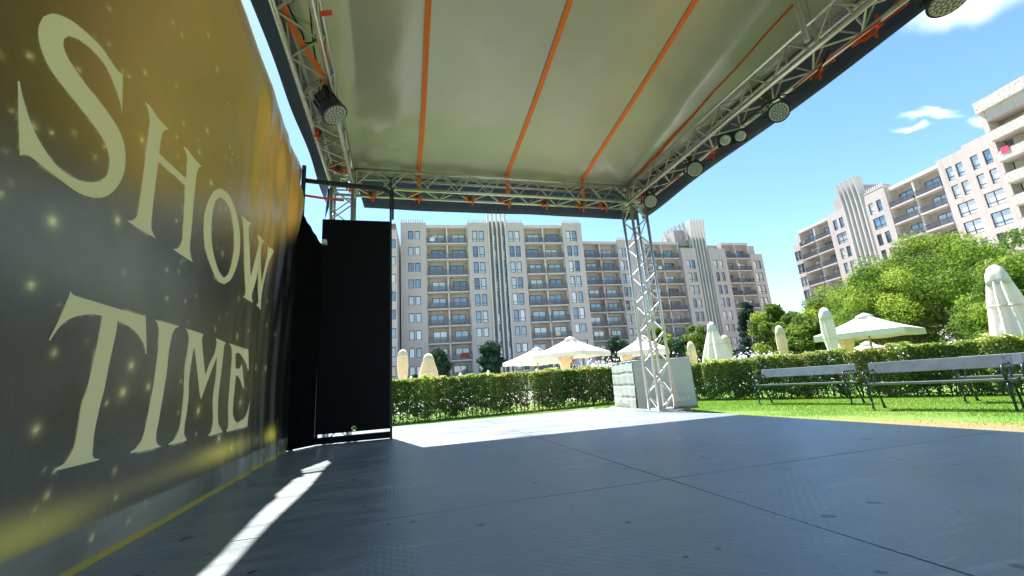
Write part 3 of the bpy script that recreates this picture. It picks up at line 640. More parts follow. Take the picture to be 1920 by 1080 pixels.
for (x, nm) in ((XR, 'R'), (XL, 'L')):                                 # corner blocks with plates
    mb = MB()
    for a in (0, TS):
        for b in (0, TS):
            mb.tube([(x + a, YB + b, TZ - .03), (x + a, YB + b, TZ + TS)], CR, 10)
        mb.tube([(x, YB + a, TZ + TS), (x + TS, YB + a, TZ + TS)], CR * .98, 10); mb.tube([(x + a, YB, TZ + TS), (x + a, YB + TS, TZ + TS)], CR * .98, 10)
        mb.tube([(x, YB + a, TZ), (x + TS, YB + a, TZ)], CR * .96, 10); mb.tube([(x + a, YB, TZ), (x + a, YB + TS, TZ)], CR * .96, 10)
    mb.build('corner_block', MT['alu'], roof, smooth=True, world=True)
    MB().box(x + .03, x + .12, YB - .03, YB - .015, TZ + .05, TZ + .17).build('clamp_plate', MT['whitetag'], roof, world=True)
MB().box(XR - .08, XR + TS + .08, YB - .08, YB + TS + .08, .003, .015).build('base_plate', MT['alu2'], roof, world=True)
MB().tube([(3.86, 2.55, 4.35), (3.86, 2.55, 3.62)], .028, 8).tube([(4.0, 2.55, 4.3), (4.0, 2.55, 3.62)], .02, 8).tube([(4.26, 2.3, 3.62), (3.55, 2.25, 4.35)], .014, 8).build('roof_upright', MT['alu2'], roof, world=True)

# ------------------------------------------------------------------ canopy
def roof_z(x, y):
    A = .165 * max(0, 6.15 - y) ; l = smooth01((x + .93) / .46); r = smooth01((4.27 - x) / .42)
    e = smooth01((6.42 - y) / .5)
    fold = .022 * math.sin((x + y) * 13) * math.exp(-((x + .4) ** 2 + (y - 6.0) ** 2) / .5) + .02 * math.sin((x - y) * 12) * math.exp(-((x - 3.8) ** 2 + (y - 6.0) ** 2) / .6)
    fold += .010 * math.sin(7 * y + 2 * math.sin(3 * x)) * (math.exp(-((x + .45) / .35) ** 2) + math.exp(-((x - 3.9) / .3) ** 2))
    return 3.90 + fold * e + .05 * e + A * l * r - .02 * math.sin((x + .5) * math.pi / 1.32) ** 2 * l * r + .012 * math.sin(x * 9 + y) * (1 - l * r)
canopy = thing('roof_canopy', (1.66, 3, 3.9), 'grey green vinyl tarpaulin stretched over the stage roof with hanging grey edge flaps', 'canopy')
mroof = mat('olive_grey_tarpaulin', (.52, .50, .41), .22, 0, noise=(.7, .6, (.39, .39, .33)), bump=(.9, .3, .08), spec=.5)
t_ = mroof.node_tree
o = MB().grid(lambda u, v: (-.975 + 5.26 * u, -1.6 + 8.04 * v, roof_z(-.975 + 5.26 * u, -1.6 + 8.04 * v)), 90, 60).build('tarpaulin', mroof, canopy, smooth=True, world=True); solid(o, .004)
def vR(u, v):
    y = -1.6 + 8.1 * u; b = .5 * (1 + .05 * math.sin(y * 2.4))
    return (4.272 + .16 * v + .03 * math.sin(v * 3.1) + .015 * math.sin(y * 3 + v), y, 3.965 - v * (b + .035 - .07 * (1 - u)) )
def vL(u, v):
    y = -1.6 + 8.1 * u; return (-.985 - .085 * v - .03 * math.sin(v * 3.1) + .008 * math.sin(y * 4), y, 3.93 - v * (.39 + .05 * smooth01((u - .86) * 8) + .01 * math.sin(y * 2.1)))
def vB(u, v):
    x = -.98 + 5.33 * u; return (x, 6.46 + .08 * v + .02 * math.sin(v * 3.1) + .006 * math.sin(x * 5), 3.93 - v * (.49 + .008 * math.sin(x * 2.0)) * (smooth01((x + .62) * 12) * .93 + .07))
for f in (vR, vL, vB): solid(MB().grid(f, 80, 8).build('edge_flap', MT['valance'], canopy, smooth=True, world=True), .004)
solid(MB().grid(lambda u, v: (-1.0 + .10 * u * (1 - v) - .02 * v, 6.2 - .06 * v, 3.58 - .52 * v), 6, 8).build('flap_corner', MT['valance'], canopy, smooth=True, world=True), .004)
MB().tube([(-.985, y, 3.92) for y in np.linspace(-1.6, 6.4, 20)], .03, 8).build('edge_tube', MT['alu2'], canopy, smooth=True, world=True)
strap_lab = ['leftmost orange webbing strap running under the roof canopy', 'second orange strap from the left under the roof canopy', 'third orange strap from the left under the roof canopy', 'rightmost red orange strap under the canopy beside the right truss']
for i, x in enumerate((.32, 1.75, 3.10, 4.04)):
    pts = [(x + (.012 * math.sin(y * 1.5 + i)), y, roof_z(x, y) - .014) for y in np.linspace(-1.5, 6.1, 36)] + [(x, 6.16, 3.84), (x, 6.14, 3.62)]
    MB().ribbon(pts, (1, 0, 0), .062, .003).build('roof_strap', MT['strap'] if i < 3 else MT['red_strap'], label=strap_lab[i], cat='strap', group='straps under the canopy')

# ratchets and strap tails tied on the truss
def ratchet(p, seed, label, w=.16, m='strap', axis='x'):
    r = random.Random(seed); t = thing('ratchet_strap', p, label, 'ratchet strap', 'ratchet straps tied to the truss')
    if axis == 'y': t.rotation_euler[2] = math.pi / 2
    mb = MB()
    for k in range(3):
        a = r.uniform(-.6, .6); pts = []
        for i in range(9):
            q = i / 8; pts.append(((q - .5) * w * r.uniform(.9, 1.1) + .01 * math.sin(i * 2 + k), -.035 + .02 * math.sin(i * 1.7 + k), (.035 - .03 * k) + .02 * math.sin(q * 6 + a)))
        mb.ribbon(pts, (0, .25, 1), .028, .003)
    mb.ribbon([(0, -.036, .10), (0, -.036, .05), (0, -.04, 0), (.005, -.03, -.03), (.0, .03, -.035)], (1, 0, 0), .03, .003)
    mb.ribbon([(.02, -.04, 0), (.05, -.045, -.05), (.045, -.04, -.10 - .03 * r.random())], (1, .2, 0), .024, .003)
    mb.build('webbing', MT[m], t)
    MB().box(-.025, .03, -.075, -.045, -.02, .035).tube([(-.03, -.06, .03), (.035, -.06, .03)], .008, 8).build('buckle', MT['dark_clip'], t)
    return t
for i, (x, lab) in enumerate(((-.42, 'orange strap knot on the rear truss nearest the black door'), (.28, 'orange strap and dark buckle under the leftmost roof strap'), (1.13, 'orange strap tangle on the rear truss between two roof straps'),
        (1.75, 'orange strap and buckle under the second roof strap'), (2.42, 'orange strap tangle right of the second roof strap'), (3.10, 'orange strap and buckle under the third roof strap'), (3.55, 'orange strap tangle on the rear truss close to the right post'))):
    ratchet((x, YB + TS - .02, TZ + .0), i, lab, .20)
for i, (y, lab, x, w) in enumerate(((5.75, 'red strap bundle beside the lamp nearest the right post', XR + .02, .3), (4.35, 'red strap behind the third lamp on the right truss', XR + TS, .35), (2.75, 'red strap bundle on the right truss above the large lamp', XR + TS, .3), (2.2, 'long red strap along the lower edge of the right truss', XR + TS, .5))):
    ratchet((x, y, TZ), 20 + i, lab, w, 'red_strap', 'y')
for i, (y0, y1, lab) in enumerate(((5.05, 5.5, 'pink red strap stretched along the outer truss tube by the third lamp'), (2.15, 3.05, 'bright red strap stretched along the outer tube of the right truss'))):
    MB().ribbon([(XR + TS - .02, y, TZ - .02 + .02 * math.sin((y - y0) / (y1 - y0) * 3.1)) for y in np.linspace(y0, y1, 8)], (0.3, 0, 1), .05, .003).build('tension_strap', MT['red_strap'], label=lab, cat='strap')
MB().ribbon([(XL + .06, 3.05, TZ + .02), (XL + .1, 3.3, TZ + .02), (XL + .2, 3.62, TZ + .01), (XL + TS - .02, 3.86, TZ - .01), (XL + TS - .01, 3.72, TZ + .1), (XL + TS - .02, 3.55, TZ + .2)], (.8, -.4, 0), .055, .003).build('tension_strap', MT['strap'], label='broad orange strap bent across the left truss near the picture top', cat='strap')
MB().ribbon([(XL + TS - .02, 3.28, TZ + TS - .06), (XL + TS + .10, 3.25, TZ + TS - .05)], (0, 1, 0), .055, .004).build('strap_tail', MT['red_strap'], label='short red strap tail sticking out from the left truss', cat='strap')
ratchet((XL, 4.75, TZ), 31, 'red strap loop on the left truss behind the black lamp', .14, 'red_strap', 'y')
ratchet((XL + .12, 5.8, TZ + .12), 32, 'red strap bundle in the left rear corner of the truss', .3, 'red_strap', 'x')
ratchet((XL + .22, 5.95, TZ - .06), 33, 'orange strap bundle above the left rear truss post', .22, 'strap', 'x')
MB().ribbon([(-1.2, 5.66, 3.20), (-.9, 5.9, 3.27), (-.75, 6.02, 3.32)], (0, 0, 1), .035, .003).build('tension_strap', MT['red_strap'], label='red strap from the black corner pole to the left rear post', cat='strap')

# ------------------------------------------------------------------ stage lamps
def aim(o, d): o.rotation_mode = 'QUATERNION'; o.rotation_quaternion = Vector(d).normalized().to_track_quat('-Z', 'Y')
def par_lamp(name, loc, d, r, L, label, hang):
    t = thing(name, loc, label, 'stage lamp', 'stage lamps hanging on the trusses'); aim(t, d)
    MB().lathe([(r * .45, L * .55), (r * .72, L * .5), (r * .8, L * .42), (r * .80, L * .05), (r * .98, -.02), (r * 1.0, -L * .38), (r * 1.06, -L * .40), (r * 1.06, -L * .46), (r * .96, -L * .46)], 28).build('housing', MT['black_metal'], t, smooth=False)
    for k in range(10):
        a = 2 * math.pi * k / 10
        mb = MB().box(r * .72, r * .93, -.004, .004, L * .02, L * .44); o = mb.build('cooling_fin', MT['black_metal'], t); o.rotation_euler = (0, 0, a)
    lens = MB().lathe([(r * .93, -L * .455), (r * .93, -L * .47), (r * .9, -L * .475)], 28).build('lens', MT['lensback'], t)
    dot = MB().lathe([(r * .115, 0), (r * .115, -.006), (r * .07, -.011)], 10).mesh('led', MT['led'], True)
    pts = [(0, 0)] + [(.28 * math.cos(a), .28 * math.sin(a)) for a in np.linspace(0, 2 * math.pi, 7)[:-1]] + [(.54 * math.cos(a), .54 * math.sin(a)) for a in np.linspace(.2, 2 * math.pi + .2, 13)[:-1]] + [(.79 * math.cos(a), .79 * math.sin(a)) for a in np.linspace(0, 2 * math.pi, 19)[:-1]]
    for px, py in pts: link(dot, 'led', lens, loc=(px * r, py * r, -L * .474))
    # yoke from the housing sides up to the clamp, in the lamp's own frame
    q = t.rotation_quaternion.inverted(); up = q @ (Vector(hang) - Vector(loc)); sx = Vector((1, 0, 0)) if abs(up.x) < .6 * up.length else Vector((0, 1, 0))
    sd = (sx - up.normalized() * sx.dot(up.normalized())).normalized() * r * 1.14
    top = up * .62
    MB().ribbon([-sd, -sd + top * .5, -sd * .8 + top, sd * .8 + top, sd + top * .5, sd], up.cross(sd), .035, .006).build('yoke', MT['black_metal'], t)
    MB().tube([top, up], .018, 8).tube([up - sd.normalized() * .03, up + sd.normalized() * .03], .034, 10).build('clamp', MT['dark_clip'], t)
    for sg_ in (-1, 1): MB().tube([sd * 1.02 * sg_, sd * 1.2 * sg_], .02, 10).build('knob', MT['black_metal'], t)
    MB().tube([Vector((0, 0, L * .5)), Vector((0.03, 0, L * .7)), Vector((.05, .02, L * .62)) + up * .4, up * .9 + Vector((.04, .03, 0)), up], .006, 6).build('cable', MT['rubber_cable'], t, smooth=True)
    return t
camp = Vector((0, 0, EYE))
def atp(u, v, x):
    r = Matrix((Xv, Yv, Zv)) @ _d(u, v); return camp + r * (x / r[0])
par_lamp('par_lamp', (-.665, 4.02, 3.42), (.5, -.12, -.85), .125, .26, 'black LED stage lamp hanging on the left truss', (XL + TS - .03, 4.0, TZ + .12))
par_lamp('par_lamp', (4.02, 5.62, 3.37), (-.3, -.85, -.45), .105, .2, 'smallest LED lamp beside the top of the right post', (4.0, 5.62, TZ))
par_lamp('par_lamp', (4.06, 4.55, 3.37), (-.45, -.7, -.5), .105, .2, 'LED lamp on the right truss between the corner lamp and the twin floodlight', (4.05, 4.6, TZ))
par_lamp('par_lamp', (4.08, 3.18, 3.32), (-.55, -.6, -.6), .105, .2, 'large bright LED lamp at the middle of the right truss', (4.05, 3.25, TZ))
par_lamp('par_lamp', (4.10, 1.68, 3.28), (-.2, -.2, -1), .12, .2, 'dark lamp cut by the top edge at the near end of the right truss', (4.05, 1.7, TZ))
tw = thing('twin_blinder', (4.05, 3.80, 3.38), 'black twin floodlight with two round lenses on the right truss', 'stage lamp', 'stage lamps hanging on the trusses'); aim(tw, (-.55, -.62, -.45))
bevel(MB().box(-.17, .17, -.085, .085, -.03, .11).build('housing', MT['black_metal'], tw), .02)
for sx in (-.085, .085):
    l = MB().lathe([(.078, -.03), (.078, -.05), (.068, -.052)], 24, (sx, 0, 0)).build('rim', MT['black_metal'], tw)
    MB().lathe([(.066, -.045), (.060, -.056), (.03, -.062), (.01, -.064)], 24, (sx, 0, 0)).build('lens', MT['led'], l, smooth=True)
MB().ribbon([(-.19, 0, 0), (-.19, .06, .06), (-.1, .19, .12), (.1, .19, .12), (.19, .06, .06), (.19, 0, 0)], (0, 0, 1), .03, .006).build('yoke', MT['black_metal'], tw)
MB().tube([(0, .19, .12), (0, .24, .16)], .03, 8).build('clamp', MT['dark_clip'], tw)
def cable(pts, lab, r=.008):
    P = []; v = [Vector(p) for p in pts]
    for i in range(len(v) - 1):
        a = v[max(i - 1, 0)]; b = v[i]; c = v[i + 1]; d = v[min(i + 2, len(v) - 1)]
        for k in range(6):
            t = k / 6; P.append(.5 * ((2 * b) + (c - a) * t + (2 * a - 5 * b + 4 * c - d) * t * t + (3 * b - a - 3 * c + d) * t ** 3))
    P.append(v[-1]); MB().tube(P, r, 6).build('power_cable', MT['rubber_cable'], smooth=True, label=lab, cat='cable')
cable([(XL + .22, 3.2, TZ + .25), (XL + .2, 3.6, TZ + .08), (XL + .24, 3.95, TZ + .04), (XL + .23, 4.25, TZ + .0), (XL + .2, 4.4, TZ + .02), (XL + .2, 4.52, TZ - .02)], 'black cable along the left truss to its lamp')
cable([(XL + .05, 3.2, TZ + .2), (XL + .15, 3.35, TZ + .05), (XL + .1, 3.5, TZ + .12), (XL + .2, 3.55, TZ + .2), (XL + .26, 3.3, TZ + .25)], 'black cable loop at the near end of the left truss')
cable([(4.1, 5.6, 3.5), (4.13, 5.2, 3.6), (4.13, 4.9, 3.58), (4.1, 4.6, 3.5)], 'black cable between the two smallest lamps')
cable([(4.1, 3.15, 3.5), (4.2, 2.95, 3.42), (4.22, 2.8, 3.48), (4.2, 2.6, 3.62)], 'black cable looping down behind the large bright lamp')
cable([(4.1, 3.75, 3.5), (4.16, 3.55, 3.55), (4.15, 3.4, 3.48), (4.1, 3.2, 3.5)], 'black cable from the twin floodlight to the large lamp')

cable([(-.3, 6.12, TZ + .05), (.1, 6.10, TZ - .02), (.5, 6.12, TZ + .03), (1.0, 6.1, TZ - .03), (1.6, 6.12, TZ + .03), (2.2, 6.1, TZ - .02), (3.0, 6.12, TZ + .03), (3.9, 6.1, TZ + .02)], 'black cable sagging along the rear truss', .007)
for i, (x, lab) in enumerate(((.32, 'dark shackle and wire under the leftmost roof strap'), (2.74, 'dark shackle hanging on the rear truss right of centre'))):
    tt = thing('rigging_shackle', (x, YB + TS, TZ - .03), lab, 'shackle', 'shackles on the rear truss')
    MB().tube([(.03 * math.cos(a), 0, -.03 + .04 * math.sin(a)) for a in np.linspace(-3.6, .45, 12)], .008, 6).build('bow', MT['dark_clip'], tt); MB().tube([(-.045, 0, -.01), (.045, 0, -.01)], .009, 8).build('pin', MT['dark_clip'], tt)

# ------------------------------------------------------------------ hotel
FLOORS = [29.7 - 3.1 * k - 2.4 for k in range(10)]     # floor levels, top first
def win_mesh(w, h, split, cross=False):
    fr = MB(); t = .10
    fr.box(-w/2, w/2, 0, .07, h - t, h).box(-w/2, w/2, 0, .07, 0, t).box(-w/2, -w/2 + t, 0, .07, t, h - t).box(w/2 - t, w/2, 0, .07, t, h - t)
    if cross: fr.box(-t/2, t/2, 0, .06, t, h - t)
    if split: fr.box(-w/2 + t, (-t/2 if cross else w/2 - t), 0, .06, split, split + t)
    if split and cross: fr.box(t/2, w/2 - t, 0, .06, split, split + t)
    pn = MB().box(-w/2 + t*.5, w/2 - t*.5, .03, .045, t*.5, h - t*.5)
    return fr.mesh('window', MT['frame']), pn.mesh('pane', MT['glass'])
WIN = {'tall': win_mesh(.95, 2.2, .55), 'short': win_mesh(.95, 1.65, 0), 'wide': win_mesh(2.3, 2.2, .55, True), 'door': win_mesh(2.5, 2.25, 0, True), 'slot': win_mesh(.55, 2.2, .6)}
def hotel(origin, end, label, segs, extra=None, rows=range(10), H=31.0, group=None):
    d = Vector(end) - Vector(origin); L = d.length; ang = math.atan2(d.y, d.x)
    t = thing('hotel_building', (*origin, 0), label, 'building', group, ang)
    body = MB(); wall = MB(); trim = MB(); log = MB(); finb = MB()
    body.box(0.02, L - .02, 2.0, 15, GZ, H - .15)
    n_w = 0
    for s in segs:
        u0, u1, ty = s[0], s[1], s[2]
        o = s[3] if len(s) > 3 else {}
        top = o.get('top', H + .35)
        if ty == 'win':
            dep = o.get('front', 0.)
            wins = o['w']; kinds = o.get('k', lambda r: 'tall' if r < 6 else 'short')
            zs = []
            for r in rows:
                k = kinds(r); h = {'tall': 2.2, 'wide': 2.2, 'short': 1.65}[k]; f = FLOORS[r]
                if f + 2.4 > top - .3: continue
                zs.append((f + 2.4 - h, f + 2.4, k, r))
            zs.sort()
            hw = lambda k: {'tall': .475, 'short': .475, 'wide': 1.15}[k]
            # piers and spandrels leave real openings
            z_prev = GZ
            for (za, zb, k, r) in zs:
                wall.box(u0, u1, dep, dep + .35, z_prev, za)
                cs = [sum(wins) / len(wins)] if k == 'wide' else wins; c = u0
                for w in cs:
                    wall.box(c, w - hw(k), dep, dep + .35, za, zb); c = w + hw(k)
                    fr, pn = WIN[k]; wo_ = link(fr, 'window', t, loc=(w, dep + .16, za)); link(pn, 'pane', wo_)
                wall.box(c, u1, dep, dep + .35, za, zb); z_prev = zb
            wall.box(u0, u1, dep, dep + .35, z_prev, top)
            wall.box(u0, u1, dep + .35, dep + .6, GZ, top); wall.box(u0, u1, dep + .6, 6, top - .6, top - .004) if top > H else None
            wall.box(u0, u0 + .3, dep + .6, 2.2, GZ, top - .6); wall.box(u1 - .3, u1, dep + .6, 2.2, GZ, top - .6)
            if o.get('cren', True):
                n = int((u1 - u0) / .42)
                for i in range(n): trim.box(u0 + .1 + i * .42, u0 + .30 + i * .42, dep + .02, dep + .18, top, top + .62)
                trim.box(u0 - .05, u1 + .05, dep - .06, dep + .3, top - .12, top)
        elif ty == 'bay':
            nb = o.get('n', 2); w = (u1 - u0) / nb; pr = o.get('front', .35)
            log.box(u0, u1, 1.75, 2.0, GZ, H - .4)
            for i in range(nb + 1): trim.box(u0 + i * w - .14, u0 + i * w + .14, pr, 1.95, GZ, H - .6)
            trim.box(u0 - .1, u1 + .1, pr - .1, 2.2, H - .6, H)
            for r in rows:
                f = FLOORS[r]
                if f < 0: continue
                for i in range(nb):
                    c = u0 + (i + .5) * w; key = ('slab', round(w, 2))
                    if key not in CACHE:
                        hw_ = w / 2 - .145
                        CACHE[key] = MB().box(-hw_, hw_, -.35, 1.7, -.24, 0).mesh('balcony_slab', MT['render_light'])
                        rl = MB(); rl.box(-hw_, hw_, -.33, -.27, .98, 1.05); rl.box(-hw_, hw_, -.32, -.28, .06, .10)
                        x = -hw_ + .02
                        while x < hw_: rl.box(x, x + .025, -.315, -.29, .1, .98); x += .17
                        CACHE[('rail', round(w, 2))] = rl.mesh('railing', MT['rail'])
                        CACHE[('rg', round(w, 2))] = MB().box(-hw_ + .02, hw_ - .02, -.275, -.265, .12, .96).mesh('railing_panel', MT['railglass'])
                    sb = link(CACHE[key], 'balcony_slab', t, loc=(c, pr, f))
                    link(CACHE[('rail', round(w, 2))], 'railing', sb)
                    link(CACHE[('rg', round(w, 2))], 'railing_panel', sb)
                    fr, pn = WIN['door']; dx = (.25 if (r * 7 + i * 3 + int(u0)) % 3 else -.2)
                    do = link(fr, 'balcony_door', t, loc=(c + dx, 1.66, f)); link(pn, 'pane', do)
                    hsh = (r * 31 + i * 17 + int(u0) * 7) % 23
                    if hsh in (3, 11):
                        ac = CACHE.setdefault('ac', MB().box(-.42, .42, -.15, .15, .05, .62).box(-.36, -.3, -.13, .13, 0, .05).box(.3, .36, -.13, .13, 0, .05).mesh('air_conditioner', MT['fin'])); link(ac, 'air_conditioner', sb, loc=(-w * .28, 1.2, 0))
                    if hsh in (5, 14, 19):
                        tk_ = ('towel', hsh); tw_ = CACHE.setdefault(tk_, MB().box(-.45, .45, -.36, -.335, .35, 1.06).box(-.45, .45, -.36, -.25, 1.06, 1.075).mesh('hanging_towel', MT[{5: 'white', 14: 'slat', 19: 'yellowcloth'}[hsh]])); link(tw_, 'hanging_towel', sb, loc=(w * (.22 if r % 2 else -.2), 0, 0))
                    if (r * 5 + i + int(u0)) % 4 == 0:
                        MBt = CACHE.setdefault('chair', MB().box(-.25, .25, -.25, .25, .38, .44).box(-.25, .25, .2, .25, .44, .95).box(-.25, -.2, -.25, -.2, 0, .38).box(.2, .25, -.25, -.2, 0, .38).box(-.25, -.2, .2, .25, 0, .38).box(.2, .25, .2, .25, 0, .38).mesh('balcony_chair', MT['frame']))
                        link(MBt, 'balcony_chair', sb, loc=(w * .3, .55, 0), rot=(0, 0, (r * 1.3) % 6))
        elif ty == 'fin':
            nf = o.get('n', 4); tp = o.get('top', 36.2); core = o.get('core', tp - 4.2); lean = o.get('fan', 0)
            finb.box(u0, u1, .9, 5.5, GZ, core); w = (u1 - u0) / nf
            for i in range(nf + 1):
                u = u0 + i * w; f = MB(); n = 16
                for k in range(n):
                    def P(kk):
                        q = kk / n; z = 1.5 + (tp - 1.5) * q; fl = max(0, (q - .80) / .20); return z, -.15 - .55 * fl ** 2, 1.2 + (.2 + 1.4) * (fl > 0)
                    (z0, y0, d0), (z1, y1, d1) = P(k), P(k + 1)
                    nn = len(f.v); a = .13
                    f.v += [(-a, y0, z0), (a, y0, z0), (a, 1.3, z0), (-a, 1.3, z0), (-a, y1, z1), (a, y1, z1), (a, 1.3, z1), (-a, 1.3, z1)]
                    f.f += [tuple(nn + i_ for i_ in q) for q in ((0, 1, 5, 4), (1, 2, 6, 5), (2, 3, 7, 6), (3, 0, 4, 7))] + ([(nn + 4, nn + 5, nn + 6, nn + 7)] if k == n - 1 else [])
                if i == 0: fmesh = f.mesh('vertical_fin', MT['fin'])
                link(fmesh, 'vertical_fin', t, loc=(u, 0, 0))
                if i < nf:
                    for r in rows:
                        if FLOORS[r] < 1 or i % 2 == (nf % 2): continue
                        fr, pn = WIN['slot']; q = link(fr, 'window', t, loc=(u + w / 2, .80, FLOORS[r] - .2)); link(pn, 'pane', q)
            # shorter curved fins wrapping round the side of the crown
            for k in range(o.get('wrap', 0)):
                b0 = core - 1.2; hh = tp - .25 - .2 * k; u = u0 - .55 - .62 * k; y = 1.2 + .75 * k
                c = MB(); nn = 8
                for j in range(nn):
                    q0, q1 = j / nn, (j + 1) / nn; x0 = -.5 * q0 ** 2; x1 = -.5 * q1 ** 2; za = b0 + (hh - b0) * q0; zb = b0 + (hh - b0) * q1; m0 = len(c.v)
                    c.v += [(x0 - .1, -.45, za), (x0 + .16, -.45, za), (x0 + .16, .3, za), (x0 - .1, .3, za), (x1 - .1, -.45, zb), (x1 + .16, -.45, zb), (x1 + .16, .3, zb), (x1 - .1, .3, zb)]
                    c.f += [tuple(m0 + i_ for i_ in q) for q in ((0, 1, 5, 4), (1, 2, 6, 5), (2, 3, 7, 6), (3, 0, 4, 7))] + ([(m0 + 4, m0 + 5, m0 + 6, m0 + 7)] if j == nn - 1 else [])
                c.build('crown_fin', MT['fin'], t, loc=(u, y, 0))
            if o.get('wrap'): finb.box(u0 - .6 * o['wrap'], u1, 1.5 , 7, H - .5, core + 1.6)
    body.build('main_body', MT['render_wall'], t)
    if wall.v: wall.build('tower_wall', MT['render_wall'], t)
    trim.build('cornice_and_piers', MT['render_light'], t)
    log.build('loggia_wall', MT['loggia'], t); finb.build('fin_core', MT['fin_back'], t) if finb.v else None
    return t
CACHE = {}
A = hotel((.45, 75.46), (35.7, 72.46), 'large beige hotel block with grid of balconies straight behind the hedge', [
    (0, 4.55, 'win', dict(w=[1.8, 3.0], k=lambda r: 'short')), (4.55, 12.3, 'bay', {}), (12.3, 16.3, 'win', dict(w=[13.65, 14.9])),
    (16.3, 19.6, 'fin', dict(n=4, top=36.2)), (19.6, 23.2, 'win', dict(w=[20.65, 21.85])), (23.2, 31.0, 'bay', {}), (31.0, 35.0, 'win', dict(w=[32.15, 33.4]))])
Bw = hotel((-9.0, 72.2), (-.15, 71.45), 'narrow paler hotel wing with roof railing just right of the black door', [
    (0, 3.0, 'bay', dict(n=1)), (3.0, 8.85, 'win', dict(w=[5.0, 8.15], k=lambda r: 'short', top=28.3, cren=False))], H=28.0)
rl = MB()
for z in (28.9, 29.5): rl.box(0, 8.7, .2, .26, z, z + .06)
for i in range(12): rl.box(.2 + i * .75, .26 + i * .75, .2, .26, 28.3, 29.5)
rl.box(5.5, 8.6, .3, 4, 29.5, 29.62); rl.build('roof_railing', MT['rail'], Bw)
Dm = hotel((39, 82.5), (87.5, 80.58), 'farther beige hotel block with a fan crown of pale fins behind the truss post', [
    (-3.2, 1.0, 'win', dict(w=[-2.0, -.7], front=.0, cren=False)),
    (1.0, 9.5, 'bay', {}), (9.5, 12.6, 'win', dict(w=[10.3, 11.6])), (12.6, 13.6, 'win', dict(w=[], cren=False)), (13.6, 16.5, 'win', dict(w=[14.3, 15.7])),
    (16.5, 25.4, 'bay', {}), (25.4, 29.4, 'win', dict(w=[26.9, 28.2], top=29.5, front=-.6, cren=False)), (29.4, 32.9, 'fin', dict(n=4, top=36.9, wrap=6, core=33.2)),
    (32.9, 37.5, 'win', dict(w=[34.3, 35.8], top=29.5, front=-.6, cren=False)), (37.5, 45.0, 'bay', {}), (45.0, 48.5, 'win', dict(w=[46.0, 47.2], cren=False, top=28.3, k=lambda r: 'tall'))], H=31.3)
Rw = hotel((90.3, 75), (81.6, 23.2), 'right hand hotel wing in sunlit pinkish render with a crown of pale fins', [
    (0.8, 2.8, 'win', dict(w=[1.3, 2.3], cren=False, top=28.3, k=lambda r: 'tall')), (2.8, 11.4, 'bay', {}), (11.4, 15.8, 'win', dict(w=[13.0, 14.5], k=lambda r: 'wide' if r in (1,) else 'tall', cren=False, top=31.2)),
    (15.8, 19.7, 'fin', dict(n=4, top=36.2, wrap=6, core=32.8)), (19.7, 24.4, 'win', dict(w=[21.2, 22.8], top=31.9, k=lambda r: 'wide' if r in (1,) else 'tall')), (24.4, 33.3, 'bay', {}),
    (33.3, 37.2, 'win', dict(w=[34.7, 36.1], cren=False, top=31.5, front=.1, k=lambda r: 'wide' if r in (2, 3) else 'tall')), (37.2, 41.2, 'win', dict(w=[38.2, 39.8], cren=False, top=31.9, k=lambda r: 'wide' if r in (2, 3) else 'tall')),
    (41.2, 52.5, 'win', dict(w=[42.5], cren=False, top=31.9))], H=31.1)
# taller nearer block with speckled balconies
Tb = thing('hotel_tower', (83.6, 34.2, 0), 'tall beige hotel block with speckled white balcony fronts at the right edge', 'building', None, math.atan2(-.986, -.1657))
def tall_block():
    t = Tb; Lb = 17
    MB().box(0.02, Lb, .9, 14, GZ, 34.0).build('main_body', MT['render_wall'], t)
    MB().box(0, .62, -1.55, 2.2, GZ, 34.6).box(Lb - .5, Lb, -1.5, 1, GZ, 34.6).box(.62, Lb - .5, -1.5, .9, 32.9, 34.6).box(6.4, 6.9, -1.4, .9, GZ, 32.9).build('side_pier', MT['render_wall'], t)
    MB().box(-.1, Lb, -1.9, 1.2, 34.6, 36.3).build('speckled_fascia', MT['speck'], t)
    pm = MB().box(.9, Lb - 1, -2.5, -2.3, -.25, 1.12).box(.9, 1.1, -2.3, -1.5, -.25, 1.12).mesh('balcony_parapet', MT['speck'])
    sm_ = MB().box(.63, Lb - .6, -2.29, .9, -.25, -.02).mesh('balcony_slab', MT['render_light'])
    rm = MB().box(.70, 1.1, -1.5, -1.45, 0, 1.0).box(1.0, Lb - 1, -2.44, -2.38, 1.12, 1.24).mesh('railing', MT['rail'])
    wf, wp = win_mesh(3.6, 2.3, 0, True)
    for k in range(9):
        f = 29.85 - 3.27 * k
        sb = link(sm_, 'balcony_slab', t, loc=(0, 0, f)); link(pm, 'balcony_parapet', sb); link(rm, 'railing', sb)
        for u in (3.6, 9.5): w = link(wf, 'balcony_door', t, loc=(u, .82, f)); link(wp, 'pane', w)
    MB().box(1.5, 2.4, -2.58, -2.52, 27.2, 28.0).box(1.5, 2.4, -2.58, -2.3, 28.0, 28.05).build('pink_towel', MT['pink'], t)
tall_block()
MB().box(10.2, 11.6, -.1, 0.1, 5.7 + .35, 6.8).build('towel', MT['redtowel'], A)
# arcade columns under the right wing
ar = MB()
for i in range(6): ar.box(28 + i * 4.2, 29.4 + i * 4.2, -1.6, -.2, GZ, 8.0)
ar.box(27, 51, -1.9, -.1, 8.0, 9.2); ar.box(27, 51, -1.5, -.2, 3.6, 4.6); ar.build('arcade', MT['render_light'], Rw)
MB().box(27, 51, -.12, -.02, GZ, 8.0).build('arcade_painted_shade', MT['frame'], Rw)  # near-black sheet stands in for the shade inside the arcade

